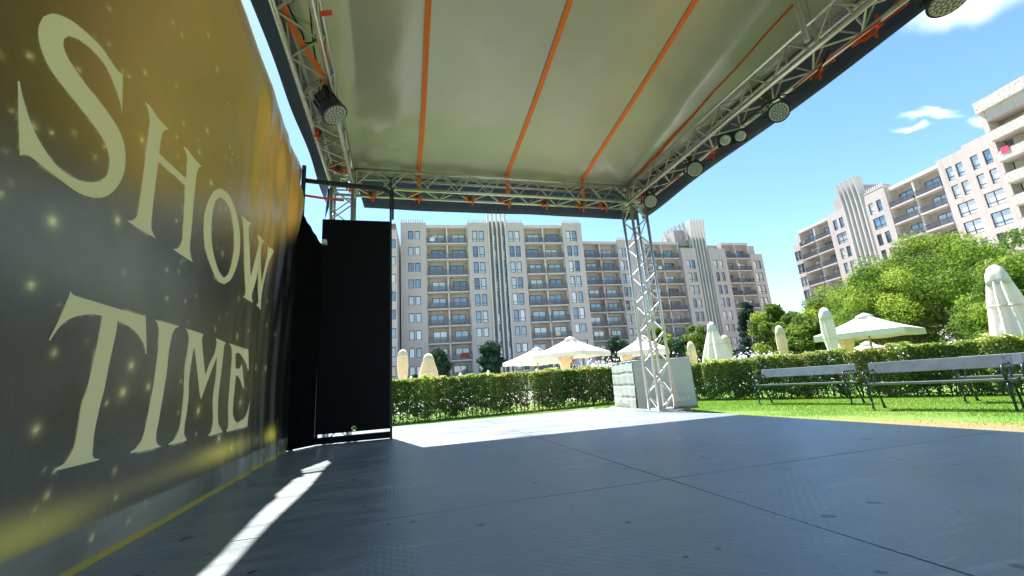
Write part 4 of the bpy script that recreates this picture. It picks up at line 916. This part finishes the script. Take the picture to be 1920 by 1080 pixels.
# ------------------------------------------------------------------ trees
def pol(az, d, z=GZ): a = R_(az); return Vector((math.sin(a) * d, math.cos(a) * d, z))
def tree(name, az, d, h, w, label, leaf='dark_leaf', n=18000, base=.25, shape='round', q=.16, cat='tree', group=None, trunk_lean=(0, 0), tr=.16, seed=1, puffs=60):
    global rng
    rng = np.random.default_rng(seed); loc = pol(az, d); t = thing(name, loc, label, cat, group)
    r = np.random.default_rng(seed + 100)
    zb = h * base; ch = h - zb; R = w / 2
    # lumps spread over the crown volume, needles and leaves gathered round each lump
    cs = []; rad = []
    while len(cs) < puffs:
        p = r.uniform(-1, 1, 3)
        if shape == 'round':
            if (p ** 2).sum() > 1 or (p ** 2).sum() < .25: continue
            c = np.array([p[0] * R * .82, p[1] * R * .82, zb + ch * (.5 + .44 * p[2])]); rr = R * r.uniform(.16, .30)
        elif shape == 'umbrella':
            if p[0] ** 2 + p[1] ** 2 > 1: continue
            k = math.sqrt(max(0, 1 - (p[0] ** 2 + p[1] ** 2))); z = zb + ch * (.06 + .84 * k * (r.uniform(.0, 1) ** .45) + .05 * r.normal())
            c = np.array([p[0] * R * .9, p[1] * R * .9, z]); rr = R * r.uniform(.13, .22)
        else:
            z = r.uniform(0, 1) ** 1.3; a = r.uniform(0, 6.28); k = (1 - z) ** .85
            c = np.array([math.cos(a) * R * k * .85, math.sin(a) * R * k * .85, zb + ch * z]); rr = R * (.10 + .14 * k)
        cs.append(c); rad.append(rr)
    cs = np.array(cs); rad = np.array(rad); cs[:, 0] += trunk_lean[0]; cs[:, 1] += trunk_lean[1]
    i = rng.integers(0, len(cs), n); u = rng.normal(size=(n, 3)); u /= np.linalg.norm(u, axis=1, keepdims=True)
    rr = rng.uniform(.35, 1.0, n) ** .6
    P = cs[i] + u * (rad[i] * rr)[:, None] * np.array([1.15, 1.15, .8]); P += rng.normal(size=P.shape) * .05
    if shape != 'cone': P[:, 2] = np.maximum(P[:, 2], zb * .9 + rng.uniform(0, .4, n))
    ptone = r.uniform(.02, .85, len(cs)); tone = ptone[i] + rng.normal(size=n) * .15
    me = quads_mesh('crown', P, u + rng.normal(size=(n, 3)) * .6, rng.uniform(.6, 1.25, n) * q, .42, tone, MT[leaf])
    link(me, 'crown', t)
    top = Vector((trunk_lean[0], trunk_lean[1], zb + ch * .45)); tb = MB()
    tb.tube([(0, 0, 0), (trunk_lean[0] * .3, trunk_lean[1] * .3, zb * .5), (trunk_lean[0] * .8, trunk_lean[1] * .8, zb), top], [tr * 1.25, tr, tr * .85, tr * .35], 10)
    tb.build('trunk', MT['bark'], t, smooth=True); lb = MB()
    for k in range(9):
        c = cs[(k * 7) % len(cs)]; s = Vector((trunk_lean[0] * .8, trunk_lean[1] * .8, zb * (.8 + .3 * (k % 3) / 3))); lb.tube([s, (s + Vector(c)) / 2 + Vector((0, 0, -.1 * R)), Vector(c)], [tr * .45, tr * .28, tr * .1], 7)
    lb.build('limbs', MT['bark'], t, smooth=True); return t
g1 = 'dark round trees in front of the hotel'
tree('broadleaf_tree', 5.2, 58, 6.7, 3.6, 'dark green round tree behind the two cream umbrellas at the left', n=14000, seed=3, group=g1, base=.08, puffs=120)
tree('broadleaf_tree', 2.9, 60, 4.0, 3.2, 'low dark bush between the two closed umbrellas at the left', n=3500, seed=4, group=g1, base=.05, puffs=30)
tree('broadleaf_tree', 12.15, 60, 7.4, 4.1, 'solitary dark round tree before the middle of the hotel block', n=18000, seed=5, group=g1, base=.22, puffs=120)
tree('broadleaf_tree', 28.9, 58, 6.6, 4.2, 'dark round tree between the two groups of open umbrellas', n=14000, seed=6, group=g1, base=.1)
tree('broadleaf_tree', 34.3, 52, 6.5, 3.6, 'mid green tree seen through the truss post', 'pine_leaf', n=12000, seed=7, group=g1, base=.12)
tree('broadleaf_tree', 37.0, 50, 5.2, 3.2, 'dark green tree right beside the truss post', n=12000, seed=8, group=g1, base=.06)
tree('broadleaf_tree', 38.8, 46, 5.7, 3.2, 'bright green round tree left of the white closed umbrella', 'lime_leaf', n=13000, seed=9, base=.1)
tree('conifer_tree', 44.7, 46, 7.3, 4.2, 'dark pointed conifer at the right end of the far hotel block', 'conifer_leaf', n=18000, seed=10, shape='cone', base=.03, puffs=90)
tree('conifer_tree', 43.4, 50, 3.2, 5.0, 'low spreading dark evergreen left of the pointed conifer', 'conifer_leaf', n=5000, seed=11, shape='cone', base=.02, puffs=50)
tree('broadleaf_tree', 47.3, 42, 6.2, 4.6, 'yellow green tree immediately right of the pointed conifer', 'lime_leaf', n=18000, seed=12, base=.1)
tree('broadleaf_tree', 49.9, 38, 4.9, 4.6, 'lime yellow bush behind the slim closed umbrella', 'lime_leaf', n=16000, seed=13, base=.05)
gp = 'row of stone pines before the right hand hotel wing'
tree('stone_pine', 51.5, 47, 6.3, 7.6, 'stone pine at the far left end of the pine row', 'pine_leaf', n=32000, seed=14, shape='umbrella', base=.12, group=gp, q=.105, puffs=90)
tree('stone_pine', 54.6, 43, 7.7, 8.8, 'second stone pine from the left in the pine row', 'pine_leaf', n=44000, seed=15, shape='umbrella', base=.16, group=gp, q=.10, puffs=110)
tree('stone_pine', 58.4, 38, 7.8, 8.8, 'middle stone pine rising behind the wide open umbrella', 'pine_leaf', n=54000, seed=16, shape='umbrella', base=.22, group=gp, q=.09, puffs=130)
tree('stone_pine', 62.2, 35, 7.9, 9.6, 'biggest stone pine with a leaning bare trunk near the right hand tall umbrella', 'pine_leaf', n=70000, seed=17, shape='umbrella', base=.34, group=gp, q=.082, trunk_lean=(-.6, .6), tr=.2, puffs=150)
tree('stone_pine', 68.4, 23.5, 4.8, 5.6, 'bright stone pine cut by the right edge of the view', 'lime_leaf', n=46000, seed=18, shape='umbrella', base=.18, group=gp, q=.068, puffs=120)
tree('broadleaf_tree', 66.8, 33, 3.0, 4.0, 'low bush behind the tall umbrella at the right edge', 'pine_leaf', n=5000, seed=19, base=.05, puffs=40)

# ------------------------------------------------------------------ umbrellas
def closed_umbrella(az, d, h, r, label, m='cream', loc_z=GZ, tag_g='closed umbrellas beyond the hedge', seg=40, cap=True, rb=0, lean=0):
    t = thing('closed_umbrella', pol(az, d, loc_z), label, 'umbrella', tag_g); s = random.Random(hash(label) % 999 if False else int(az * 10))
    ph = s.uniform(0, 6); nf = 9; seg = 54
    fn = lambda a, z: 1 + (.20 * math.cos(nf * a + ph + .5 * z) + .06 * math.cos(3 * a + ph)) * min(1, max(0, (h - z) / .5))
    c = h - .42
    if rb: prof = [(rb * 1.12, .6), (rb, 1.15), (r + (rb - r) * .66, h * .55), (r + (rb - r) * .30, h * .72), (r * .92, c), (r * .7, h - .2), (r * .1, h - .02)]
    else: prof = [(r * 1.5, .6), (r * 1.05, .95), (r * .62, h * .42), (r * .84, h * .56), (r * .98, h * .70), (r * .90, c), (r * .66, h - .15), (r * .1, h - .02)]
    MB().lathe(prof, seg, fn=fn).build('canopy', MT[m], t, smooth=True)
    k = 1.0
    if cap: solid(MB().lathe([(r * 1.06 * k, c - .04), (r * 1.04 * k, c + .08), (r * .90 * k, h - .20), (r * .62 * k, h - .07), (r * .25 * k, h - .01), (.01, h)], seg, fn=lambda a, z: 1 + .09 * math.cos(4 * a + ph) * (z < h - .15)).build('vent_cap', MT[m], t, smooth=True), .006)
    zs_ = h * (.60 if not rb else .66); rs_ = (r * .90 if not rb else (r + (rb - r) * .42)) * 1.03
    MB().tube([(rs_ * fn(a, zs_) * math.cos(a), rs_ * fn(a, zs_) * math.sin(a), zs_ + .02 * math.sin(a)) for a in np.linspace(0, 2 * math.pi, 40)], .014, 6).build('tie_strap', MT['yellowcloth'], t)
    MB().tube([(0, 0, 0), (0, 0, .6)], .035, 10).build('pole', MT['pole'], t); MB().lathe([(r * .9, 0), (r * .85, .08), (.06, .12)], 20).build('base', MT['terrace'], t)
    return t
closed_umbrella(.52, 24, 3.18, .26, 'slim closed cream umbrella just right of the black door', 'yellowcloth')
closed_umbrella(3.8, 23, 2.80, .29, 'wide closed cream umbrella second from the black door', 'yellowcloth', rb=.56)
closed_umbrella(37.85, 23, 2.40, .19, 'short closed sand coloured umbrella left of the hedge end', 'yellowcloth')
closed_umbrella(40.55, 22, 3.15, .20, 'tall closed white umbrella with pleats right of the covered tank', 'cream', rb=.62)
closed_umbrella(41.75, 24, 2.62, .22, 'closed sand coloured umbrella right behind the pleated white one', 'yellowcloth')
closed_umbrella(47.5, 24, 2.80, .20, 'slim closed sand umbrella before the lime yellow bush', 'yellowcloth')
closed_umbrella(52.0, 19.5, 2.90, .20, 'closed cream umbrella leaning before the wide open umbrella', 'cream', lean=.05)
closed_umbrella(65.0, 14.5, 2.78, .19, 'largest closed cream umbrella near the right edge', 'cream', rb=.34)
closed_umbrella(67.2, 15.5, 1.9, .2, 'low folded cream umbrella at the far right beside the largest one', 'cream', rb=.4)
def open_umbrella(az, d, h, w, rz, label, m='cream', drape=True, rise=.95):
    t = thing('open_umbrella', pol(az, d), label, 'umbrella', 'open umbrellas beyond the hedge', rz); e = h - rise; k = w / 2
    def surf(u, v):
        # square pyramid, panels sagging a little; u around (4 sides), v from apex to rim
        a = u * 4; sd = int(a) % 4; f = a - int(a)
        cs = [(1, 1), (-1, 1), (-1, -1), (1, -1)]; p, q = cs[sd], cs[(sd + 1) % 4]
        x = (p[0] + (q[0] - p[0]) * f) * k * v; y = (p[1] + (q[1] - p[1]) * f) * k * v
        z = h - rise * v - .10 * math.sin(v * math.pi) * math.sin(f * math.pi) * 1.2 - .06 * math.sin(v * math.pi)
        z += .05 * math.sin(f * math.pi) * 0
        return (x, y, z)
    solid(MB().grid(surf, 48, 10).build('canopy', MT[m], t, smooth=False), .01)
    va = MB()
    def val(u, v):
        p = surf(u, 1); return (p[0] * (1 + .002), p[1] * (1 + .002), p[2] - v * (.24 + .02 * math.sin(u * 60)))
    solid(va.grid(val, 64, 3).build('valance', MT[m], t), .008)
    MB().lathe([(.34, h - .16), (.30, h - .08), (.05, h + .04)], 20).build('vent_cap', MT[m], t, smooth=True)
    MB().tube([(0, 0, 0), (0, 0, h)], .045, 10).build('pole', MT['pole'], t)
    rb = MB().tube([(0, 0, h - .18), (k * .98, k * .98, e - .01)], .018, 6).mesh('rib', MT['pole'])
    for i in range(4): link(rb, 'rib', t, rot=(0, 0, i * math.pi / 2))
    MB().lathe([(.3, 0), (.28, .10), (.06, .13)], 20).build('base', MT['terrace'], t)
    if drape:
        MB().lathe([(.42, .1), (.30, .6), (.17, e * .42), (.24, e * .62), (.38, e - .05)], 28, (k * .85, k * .85, 0), fn=lambda a, z: 1 + .14 * math.cos(7 * a + z)).build('tied_side_curtain', MT['yellowcloth'], t, smooth=True)
    return t
open_umbrella(18.3, 31, 3.42, 3.6, .5, 'open cream umbrella farther left, partly behind a larger one', drape=False)
open_umbrella(22.9, 25, 3.38, 3.3, .62, 'large open cream umbrella left of the covered tank')
open_umbrella(32.2, 27.5, 3.32, 2.9, .95, 'open cream umbrella behind the truss post')
open_umbrella(55.2, 25, 2.95, 3.2, .35, 'widest open cream umbrella before the stone pines', rise=.85)
open_umbrella(52.7, 33, 2.0, 1.8, .2, 'small open green parasol under the stone pines', 'green', drape=False, rise=.4)
open_umbrella(54.9, 31, 1.9, 2.0, .5, 'small open white parasol with wooden pole before the pines', 'white', drape=False, rise=.4)
# many slim closed parasols of the pool loungers, each one countable
smalls = [(1.55, 2.1), (5.3, 1.95), (7.9, 2.15), (8.9, 1.7), (9.55, 1.2), (10.2, 1.75), (10.8, 1.35), (11.6, 2.25), (6.6, 1.3), (13.0, 1.3), (16.7, 1.45), (18.1, 2.0), (20.1, 2.0), (22.2, 1.55), (24.5, 1.6), (26.2, 1.6), (26.9, 1.9), (27.7, 1.6),
          (39.3, 1.6), (42.3, 1.6), (43.0, 1.7), (43.6, 1.5), (44.3, 1.8), (44.9, 1.75), (45.5, 1.6), (46.2, 1.7), (49.3, 1.75), (49.7, 1.7), (53.9, 1.6), (56.3, 1.6), (57.3, 1.75), (60.3, 1.9), (60.9, 1.95), (62.7, 1.8)]
sg = 'small closed parasols round the pool'
sm_can = MB().lathe([(.30, .5), (.27, .9), (.20, 1.3), (.24, 1.7), (.19, 2.0), (.04, 2.35)], 16, fn=lambda a, z: 1 + .12 * math.cos(6 * a)).mesh('canopy', MT['white'], True)
sm_pol = MB().tube([(0, 0, 0), (0, 0, .55)], .03, 6).mesh('pole', MT['alu2'])
ORD = ['first', 'second', 'third', 'fourth', 'fifth', 'sixth', 'seventh', 'eighth', 'ninth', 'tenth', 'eleventh', 'twelfth']
smalls.sort(); cnt = {}
def place_words(a):
    if a < 14: return 'near the black door'
    if a < 28.5: return 'left of the covered tank'
    if a < 47: return 'right of the covered tank'
    return 'below the stone pines'
for i, (a, e) in enumerate(smalls):
    pw = place_words(a); cnt[pw] = cnt.get(pw, 0) + 1; lab_ = ORD[cnt[pw] - 1] + ' small white parasol from the left ' + pw
    sc = .85 + .3 * ((i * 37) % 10) / 10; D = (2.35 * sc - (EYE - GZ)) / math.tan(R_(e)); D = min(max(D, 24), 66); sc = (D * math.tan(R_(e)) + EYE - GZ) / 2.35
    t = thing('small_parasol', pol(a, D), lab_, 'parasol', sg); t.scale = (sc, sc, sc)
    link(sm_can, 'canopy', t); link(sm_pol, 'pole', t)
fb = thing('framed_notice_stand', pol(13.7, 45), 'black framed stand with cream boards below the solitary round tree', 'notice stand')
mb = MB()
for x in (-1.3, -.45, .45, 1.3): mb.box(x - .05, x + .05, -.05, .05, 0, 2.1)
mb.box(-1.35, 1.35, -.05, .05, 2.1, 2.2).box(-1.25, 1.25, -.04, .04, .85, .93); mb.build('frame', MT['frame'], fb)
for x in (-.87, 0, .87): MB().box(x - .33, x + .33, -.02, .02, 1.0, 2.0).build('board', MT['lamp_yellow'], fb)
# splash of the pool fountain seen as pale droplets
def spray(az, d, w, h, n, label, seed):
    global rng
    rng = np.random.default_rng(seed); c = np.array(pol(az, d)); P = rng.normal(size=(n, 3)) * np.array([w / 2, w / 2, h * .35]) + c + np.array([0, 0, h * .6]); P = P[P[:, 2] > GZ]
    me = quads_mesh('fountain_spray', P, rng.normal(size=P.shape), rng.uniform(.05, .14, len(P)), .7, rng.uniform(0, 1, len(P)), MT['white']); link(me, 'fountain_spray', label=label, kind='stuff')
spray(26.3, 40, 3.6, 2.0, 1400, 'white water spray of the pool fountain between the open umbrellas', 41)
spray(44.4, 38, 5.5, 1.6, 1600, 'white water spray of the pool fountain below the pointed conifer', 42)

# ------------------------------------------------------------------ hedges
def hedge(p0, p1, h, th, label, n, seed, gaps=(), dry=(), low_gap=.25, group='clipped hedges round the stage lawn'):
    global rng
    rng = np.random.default_rng(seed); p0 = np.array(p0); p1 = np.array(p1); L = np.linalg.norm(p1 - p0); d = (p1 - p0) / L; nn = np.array([-d[1], d[0]])
    t = thing('hedge', (*p0, GZ), label, 'hedge', group, math.atan2(d[1], d[0]))
    def lump(u, s): return .05 * np.sin(u * 4.3 + s) + .035 * np.sin(u * 9.1 + 2 * s) + .02 * np.sin(u * 21 + s)
    def place(k, face):
        u = rng.uniform(0, L, k)
        if face == 'front': y = -th / 2 + lump(u, 1) + np.abs(rng.normal(size=k)) * .07; z = rng.uniform(0, 1, k) * h; nr = np.tile([0, -1, .25], (k, 1))
        elif face == 'back': y = th / 2 - np.abs(rng.normal(size=k)) * .07; z = rng.uniform(0, 1, k) ** .8 * h; nr = np.tile([0, 1, .25], (k, 1))
        elif face == 'top': y = rng.uniform(-th / 2, th / 2, k); z = h + lump(u, 3) * 1.1 + .03 * np.sin(u * 37) * np.sin(u * 13) - np.abs(rng.normal(size=k)) * .05; nr = np.tile([0, 0, 1.], (k, 1))
        else: y = rng.uniform(-th / 2, th / 2, k); z = rng.uniform(0, 1, k) * h; nr = rng.normal(size=(k, 3))
        z = z + lump(u, 5) * .3
        return np.stack([u, y, z], 1), nr.astype(float)
    parts = [place(int(n * q), f) for q, f in ((.36, 'front'), (.14, 'back'), (.22, 'top'), (.28, 'in'))]
    P = np.concatenate([a for a, b in parts]); Nn = np.concatenate([b for a, b in parts]) + rng.normal(size=(len(P), 3)) * .65
    dens = .5 + .5 * np.sin(P[:, 0] * 5.2 + 1.1 * np.sin(P[:, 0] * 2.3)); keep = (P[:, 2] > low_gap * (.3 + .9 * dens)) | (rng.uniform(size=len(P)) < .30)
    keep &= rng.uniform(size=len(P)) < (.45 + .55 * np.sin(P[:, 0] * 9 + 2.2 * np.sin(P[:, 2] * 7 + P[:, 0] * 3)) ** 2)
    for g0, g1, q in gaps: keep &= ~((P[:, 0] > g0) & (P[:, 0] < g1) & (rng.uniform(size=len(P)) < q))
    P, Nn = P[keep], Nn[keep]; k = len(P)
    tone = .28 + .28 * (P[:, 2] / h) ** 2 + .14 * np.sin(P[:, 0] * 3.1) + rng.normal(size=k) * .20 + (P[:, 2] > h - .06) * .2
    isdry = np.zeros(k, bool)
    for g0, g1, q in dry: isdry |= (P[:, 0] > g0) & (P[:, 0] < g1) & (rng.uniform(size=k) < q)
    isdry |= rng.uniform(size=k) < .03
    for msk, mt_, nm in ((~isdry, 'hedge_leaf', 'foliage'), (isdry, 'hedge_dry', 'dry_foliage')):
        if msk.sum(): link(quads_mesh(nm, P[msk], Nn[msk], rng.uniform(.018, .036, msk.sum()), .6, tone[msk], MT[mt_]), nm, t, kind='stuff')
    mb = MB(); ns = int(L / .16)
    for i in range(ns):
        u = (i + .5) * L / ns + rng.uniform(-.05, .05); y = rng.uniform(-.12, .12)
        for b in range(3):
            mb.tube([(u, y, 0), (u + rng.uniform(-.05, .05), y + rng.uniform(-.05, .05), h * .3), (u + rng.uniform(-.15, .15), y + rng.uniform(-.15, .15), h * .9)], [.011, .008, .003], 5, cap=False)
    mb.build('stems', MT['twig'], t, kind='stuff'); return t
hedge((-1.6, 12.72), (3.98, 13.52), 1.22, .55, 'clipped hedge directly right of the black door', 90000, 51, gaps=((5.2, 5.7, .5),), dry=((4.6, 5.7, .25), (1.0, 1.5, .1), (2.6, 3.3, .12)))
hedge((4.02, 13.50), (7.6, 14.05), 1.24, .55, 'short hedge with a browning patch left of the covered tank', 62000, 52, gaps=((.0, .25, .6),), dry=((.2, 1.0, .22), (2.0, 2.9, .30)))
hedge((8.35, 13.3), (10.62, 8.05), 1.13, .6, 'long hedge behind the left bench', 90000, 53, dry=((4.2, 5.4, .16), (1.5, 2.1, .12)), gaps=((5.2, 5.7, .35),), low_gap=.2)
hedge((10.66, 7.97), (12.9, 2.6), 1.11, .6, 'hedge behind the right hand benches running out of view', 90000, 54, dry=((.0, .8, .3), (2.2, 2.7, .15)), gaps=((.0, .3, .35),), low_gap=.2)

# ------------------------------------------------------------------ grass blades
def grass():
    global rng
    rng = np.random.default_rng(60)
    def field(n, x0, x1, y0, y1, test):
        X = rng.uniform(x0, x1, n); Yy = rng.uniform(y0, y1, n); k = test(X, Yy); return X[k], Yy[k]
    a = field(170000, 5.5, 13.0, 2.0, 14.5, lambda x, y: (x > 5.6) & (x < 12.9 - .38 * (y - 2.6) + .6))
    b = field(60000, -1.8, 8.2, 9.2, 13.6, lambda x, y: y > 10)
    X = np.concatenate([a[0], b[0]]); Yy = np.concatenate([a[1], b[1]])
    worn = np.clip((8.9 - (X + .22 * Yy + .35 * np.sin(Yy * 2.3) + .3 * np.sin(X * 5 + Yy * 3))) / 1.1, 0, 1) * (X > 5)
    k = rng.uniform(size=len(X)) > worn * .8; X, Yy, worn = X[k], Yy[k], worn[k]; n = len(X)
    hgt = rng.uniform(.012, .036, n) * (1 - .4 * worn); ang = rng.uniform(0, 6.28, n); w = rng.uniform(.0022, .005, n); ln = rng.normal(size=(n, 2)) * .014
    V = np.empty((n, 3, 3)); V[:, 0] = np.stack([X - w * np.cos(ang), Yy - w * np.sin(ang), np.full(n, GZ)], 1); V[:, 1] = np.stack([X + w * np.cos(ang), Yy + w * np.sin(ang), np.full(n, GZ)], 1)
    V[:, 2] = np.stack([X + ln[:, 0], Yy + ln[:, 1], GZ + hgt], 1)
    me = bpy.data.meshes.new('grass'); me.vertices.add(n * 3); me.vertices.foreach_set('co', V.ravel().astype(np.float32)); me.loops.add(n * 3); me.loops.foreach_set('vertex_index', np.arange(n * 3, dtype=np.int32))
    me.polygons.add(n); me.polygons.foreach_set('loop_start', np.arange(0, n * 3, 3, dtype=np.int32)); me.polygons.foreach_set('loop_total', np.full(n, 3, dtype=np.int32)); me.update(calc_edges=True)
    tone = .35 + rng.normal(size=n) * .2 + .45 * worn + .12 * np.sin(X * 1.7) * np.sin(Yy * 1.3)
    at = me.attributes.new('tone', 'FLOAT', 'FACE'); at.data.foreach_set('value', np.clip(tone, 0, 1).astype(np.float32)); me.materials.append(MT['grass'])
    link(me, 'grass', label='short sunlit lawn grass round the stage', kind='stuff')
grass()

# ------------------------------------------------------------------ covered ballast tank
tk = thing('covered_tank', (5.0, 8.45, GZ), 'square tank wrapped in a grey green fabric cover standing behind the truss post', 'covered tank', None, -.15)
TW, TD, TH = 1.30, 1.30, 1.20
MB().box(.04, TW - .04, .04, TD - .04, .14, TH - .06).build('tank_body', MT['covertop'], tk)
def sheet(u, v, side):
    s = 1 - .045 * smooth01(v) ; z = .13 + v * (TH - .13); w = .006 * math.sin(u * 23 + v * 3) * (1 - v * .3) + .003 * math.sin(v * 9.5)
    seam = -.012 * (abs(math.sin(v * math.pi * 4)) < .10) * 1.2
    k = w + seam
    if side == 0: return (-.02 + (TW + .04) * u, -.02 - k - .03 * (1 - v), z + .012 * math.sin(u * 9) * v)
    if side == 1: return (-.02 - k - .03 * (1 - v), TD + .02 - (TD + .04) * u, z + .012 * math.sin(u * 9 + 2) * v)
    return (TW + .02 + k + .03 * (1 - v), -.02 + (TD + .04) * u, z)
for i in range(3): solid(MB().grid(lambda u, v: sheet(u, v, i), 40, 40).build('cover_side', MT['cover'], tk, smooth=True), .005)
solid(MB().grid(lambda u, v: (-.02 + (TW + .04) * u, -.02 + (TD + .04) * v, TH - .015 + .02 * math.sin(u * 7) * math.sin(v * 8) - .04 * math.sin(u * 3.14) * math.sin(v * 3.14)), 16, 16).build('cover_top', MT['covertop'], tk, smooth=True), .005)
MB().tube([(-.03, TD, TH + .01), (-.03, -.03, TH + .012), (TW * .5, -.035, TH - .0), (TW + .03, -.03, TH + .012), (TW + .03, TD, TH + .01)], .010, 6).build('draw_cord', MT['rubber_cable'], tk)
for x in (.02, .52, 1.02): MB().box(x, x + .14, -.03, TD, .0, .09).build('pallet_block', MT['pallet'], tk)
MB().box(-.02, TW + .05, -.055, TD, .09, .125).build('pallet_deck', MT['pallet'], tk)
MB().box(.86, 1.12, -.11, -.05, .06, .12).build('timber_wedge', MT['pallet'], tk)
def text_part(body, size, loc, rot, parent, m, name='cover_lettering'):
    c = bpy.data.curves.new(name, 'FONT'); c.body = body; c.size = size; c.extrude = .0012; c.space_line = .82
    tmp = bpy.data.objects.new('tmp', c); COL.objects.link(tmp)
    bpy.context.view_layer.update(); me = bpy.data.meshes.new_from_object(tmp.evaluated_get(bpy.context.evaluated_depsgraph_get()))
    bpy.data.objects.remove(tmp); me.materials.clear(); me.materials.append(m); return link(me, name, parent, loc=loc, rot=rot)
text_part('Barcel\u00f3\nRoyal Beach', .16, (.40, -.085, .40), (math.pi / 2, 0, 0), tk, MT['covertext'])
text_part('Barcel\u00f3\nRoyal Beach', .16, (-.085, 1.16, .40), (math.pi / 2, 0, -math.pi / 2), tk, MT['covertext'])
rk = MB(); rr_ = random.Random(4)
rk_o = thing('stone_heap', (5.05, 9.95, GZ), 'sandy stones heaped at the left foot of the covered tank', 'stones')
for i in range(7):
    c = (rr_.uniform(-.35, .15), rr_.uniform(-.25, .3), .06); bm = bmesh.new(); bmesh.ops.create_icosphere(bm, subdivisions=2, radius=rr_.uniform(.08, .16))
    for v in bm.verts: v.co *= rr_.uniform(.82, 1.12); v.co.z *= .75
    me = bpy.data.meshes.new('stone'); bm.to_mesh(me); bm.free(); me.materials.append(MT['stone']); link(me, 'stone', rk_o, loc=c)

# ------------------------------------------------------------------ benches
def bench_proto(L, loc, rz, label):
    t = thing('park_bench', loc, label, 'bench', 'cast iron park benches by the hedge', rz)
    end = MB()
    # side view in (y,z): y = depth, front at 0, back at .50
    def T(pts, r, seg=8): end.tube([(0, p[0], p[1]) for p in pts], r, seg)
    T([(.06, 0), (.05, .03), (.055, .10), (.045, .22), (.035, .34), (.03, .44)], [.026, .018, .014, .02, .017, .02], 8)   # turned front leg
    for z in (.12, .20, .27): end.lathe([(.016, z - .012), (.028, z), (.016, z + .012)], 10, (0, .045, 0))
    end.lathe([(.04, 0), (.036, .018), (.018, .03)], 10, (0, .06, 0))
    T([(.56, 0), (.50, .14), (.42, .30), (.38, .42), (.40, .50), (.44, .62), (.47, .72), (.485, .81)], [.026, .016, .017, .02, .017, .016, .016, .013])  # raked rear leg and back stay
    end.lathe([(.036, 0), (.032, .018), (.018, .03)], 10, (0, .56, 0))
    T([(.0, .43), (.12, .415), (.26, .405), (.38, .415)], .018)                                    # seat rail
    arm = [(.46, .70), (.40, .665), (.30, .655), (.18, .665), (.08, .665), (.0, .655), (-.05, .61), (-.06, .55), (-.04, .49), (.0, .45), (.04, .44)]
    T(arm, [.014] * 3 + [.018] * 8)
    sp = [(-.005 + .052 * (1 - q) * math.cos(6.6 * q + 2.2), .545 + .052 * (1 - q) * math.sin(6.6 * q + 2.2)) for q in np.linspace(0, .85, 12)]; T(sp, .011, 6)
    sp = [(.09 + .05 * (1 - q) * math.cos(-6.6 * q + 1.2), .50 + .05 * (1 - q) * math.sin(-6.6 * q + 1.2)) for q in np.linspace(0, .85, 12)]; T(sp, .010, 6)
    T([(.03, .24), (.10, .32), (.20, .36), (.30, .33), (.40, .30)], .011, 6); T([(.0, .20), (-.035, .28), (-.03, .36), (.01, .42)], .012, 6)
    em = end.mesh('end_frame', MT['iron'], True)
    for x in (.05, L - .05): link(em, 'end_frame', t, loc=(x, 0, 0))
    sl = bevel(MB().box(0, L, -.045, .045, -.016, .016).build('seat_slat', MT['slat'], t, loc=(0, .035, .448)), .006)
    for y, z in ((.14, .437), (.245, .430), (.35, .436)):
        c = sl.copy(); COL.objects.link(c); c.parent = t; c.location = (0, y, z)
    b = bevel(MB().box(0, L, -.016, .016, -.095, .095).build('back_plank', MT['slat'], t, loc=(0, .445, .705), rot=(-.16, 0, 0)), .006)
    for x in (.09, L - .09):
        for z in (-.06, .06): MB().lathe([(.011, 0), (.009, .004)], 10).build('bolt', MT['bolt'], b, loc=(x, -.0165, z), rot=(math.pi / 2, 0, 0))
    MB().tube([(.05, .32, .27), (L - .05, .32, .27)], .009, 6).build('stretcher', MT['iron'], t)
    return t
def bench(a, b, label, Lmin=None):
    a = Vector(a); b = Vector(b); L = (b - a).length + .10; rz = math.atan2(b.y - a.y, b.x - a.x); u = (b - a).normalized(); fr = Vector((-u.y, u.x))
    p = a - u * .05 - fr * .06
    return bench_proto(L, (p.x, p.y, GZ), rz, label)
bench((8.30, 8.55), (8.76, 6.72), 'complete bench on the left, in front of the long hedge')
bench((7.87, 5.69), (8.36, 4.14), 'nearest complete bench with the widest back plank')
bench((9.55, 5.35), (9.95, 3.3), 'rear bench half hidden behind the right end of the nearest bench')
bench((8.42, 3.96), (8.92, 2.4), 'bench cut by the right edge just past the nearest bench')
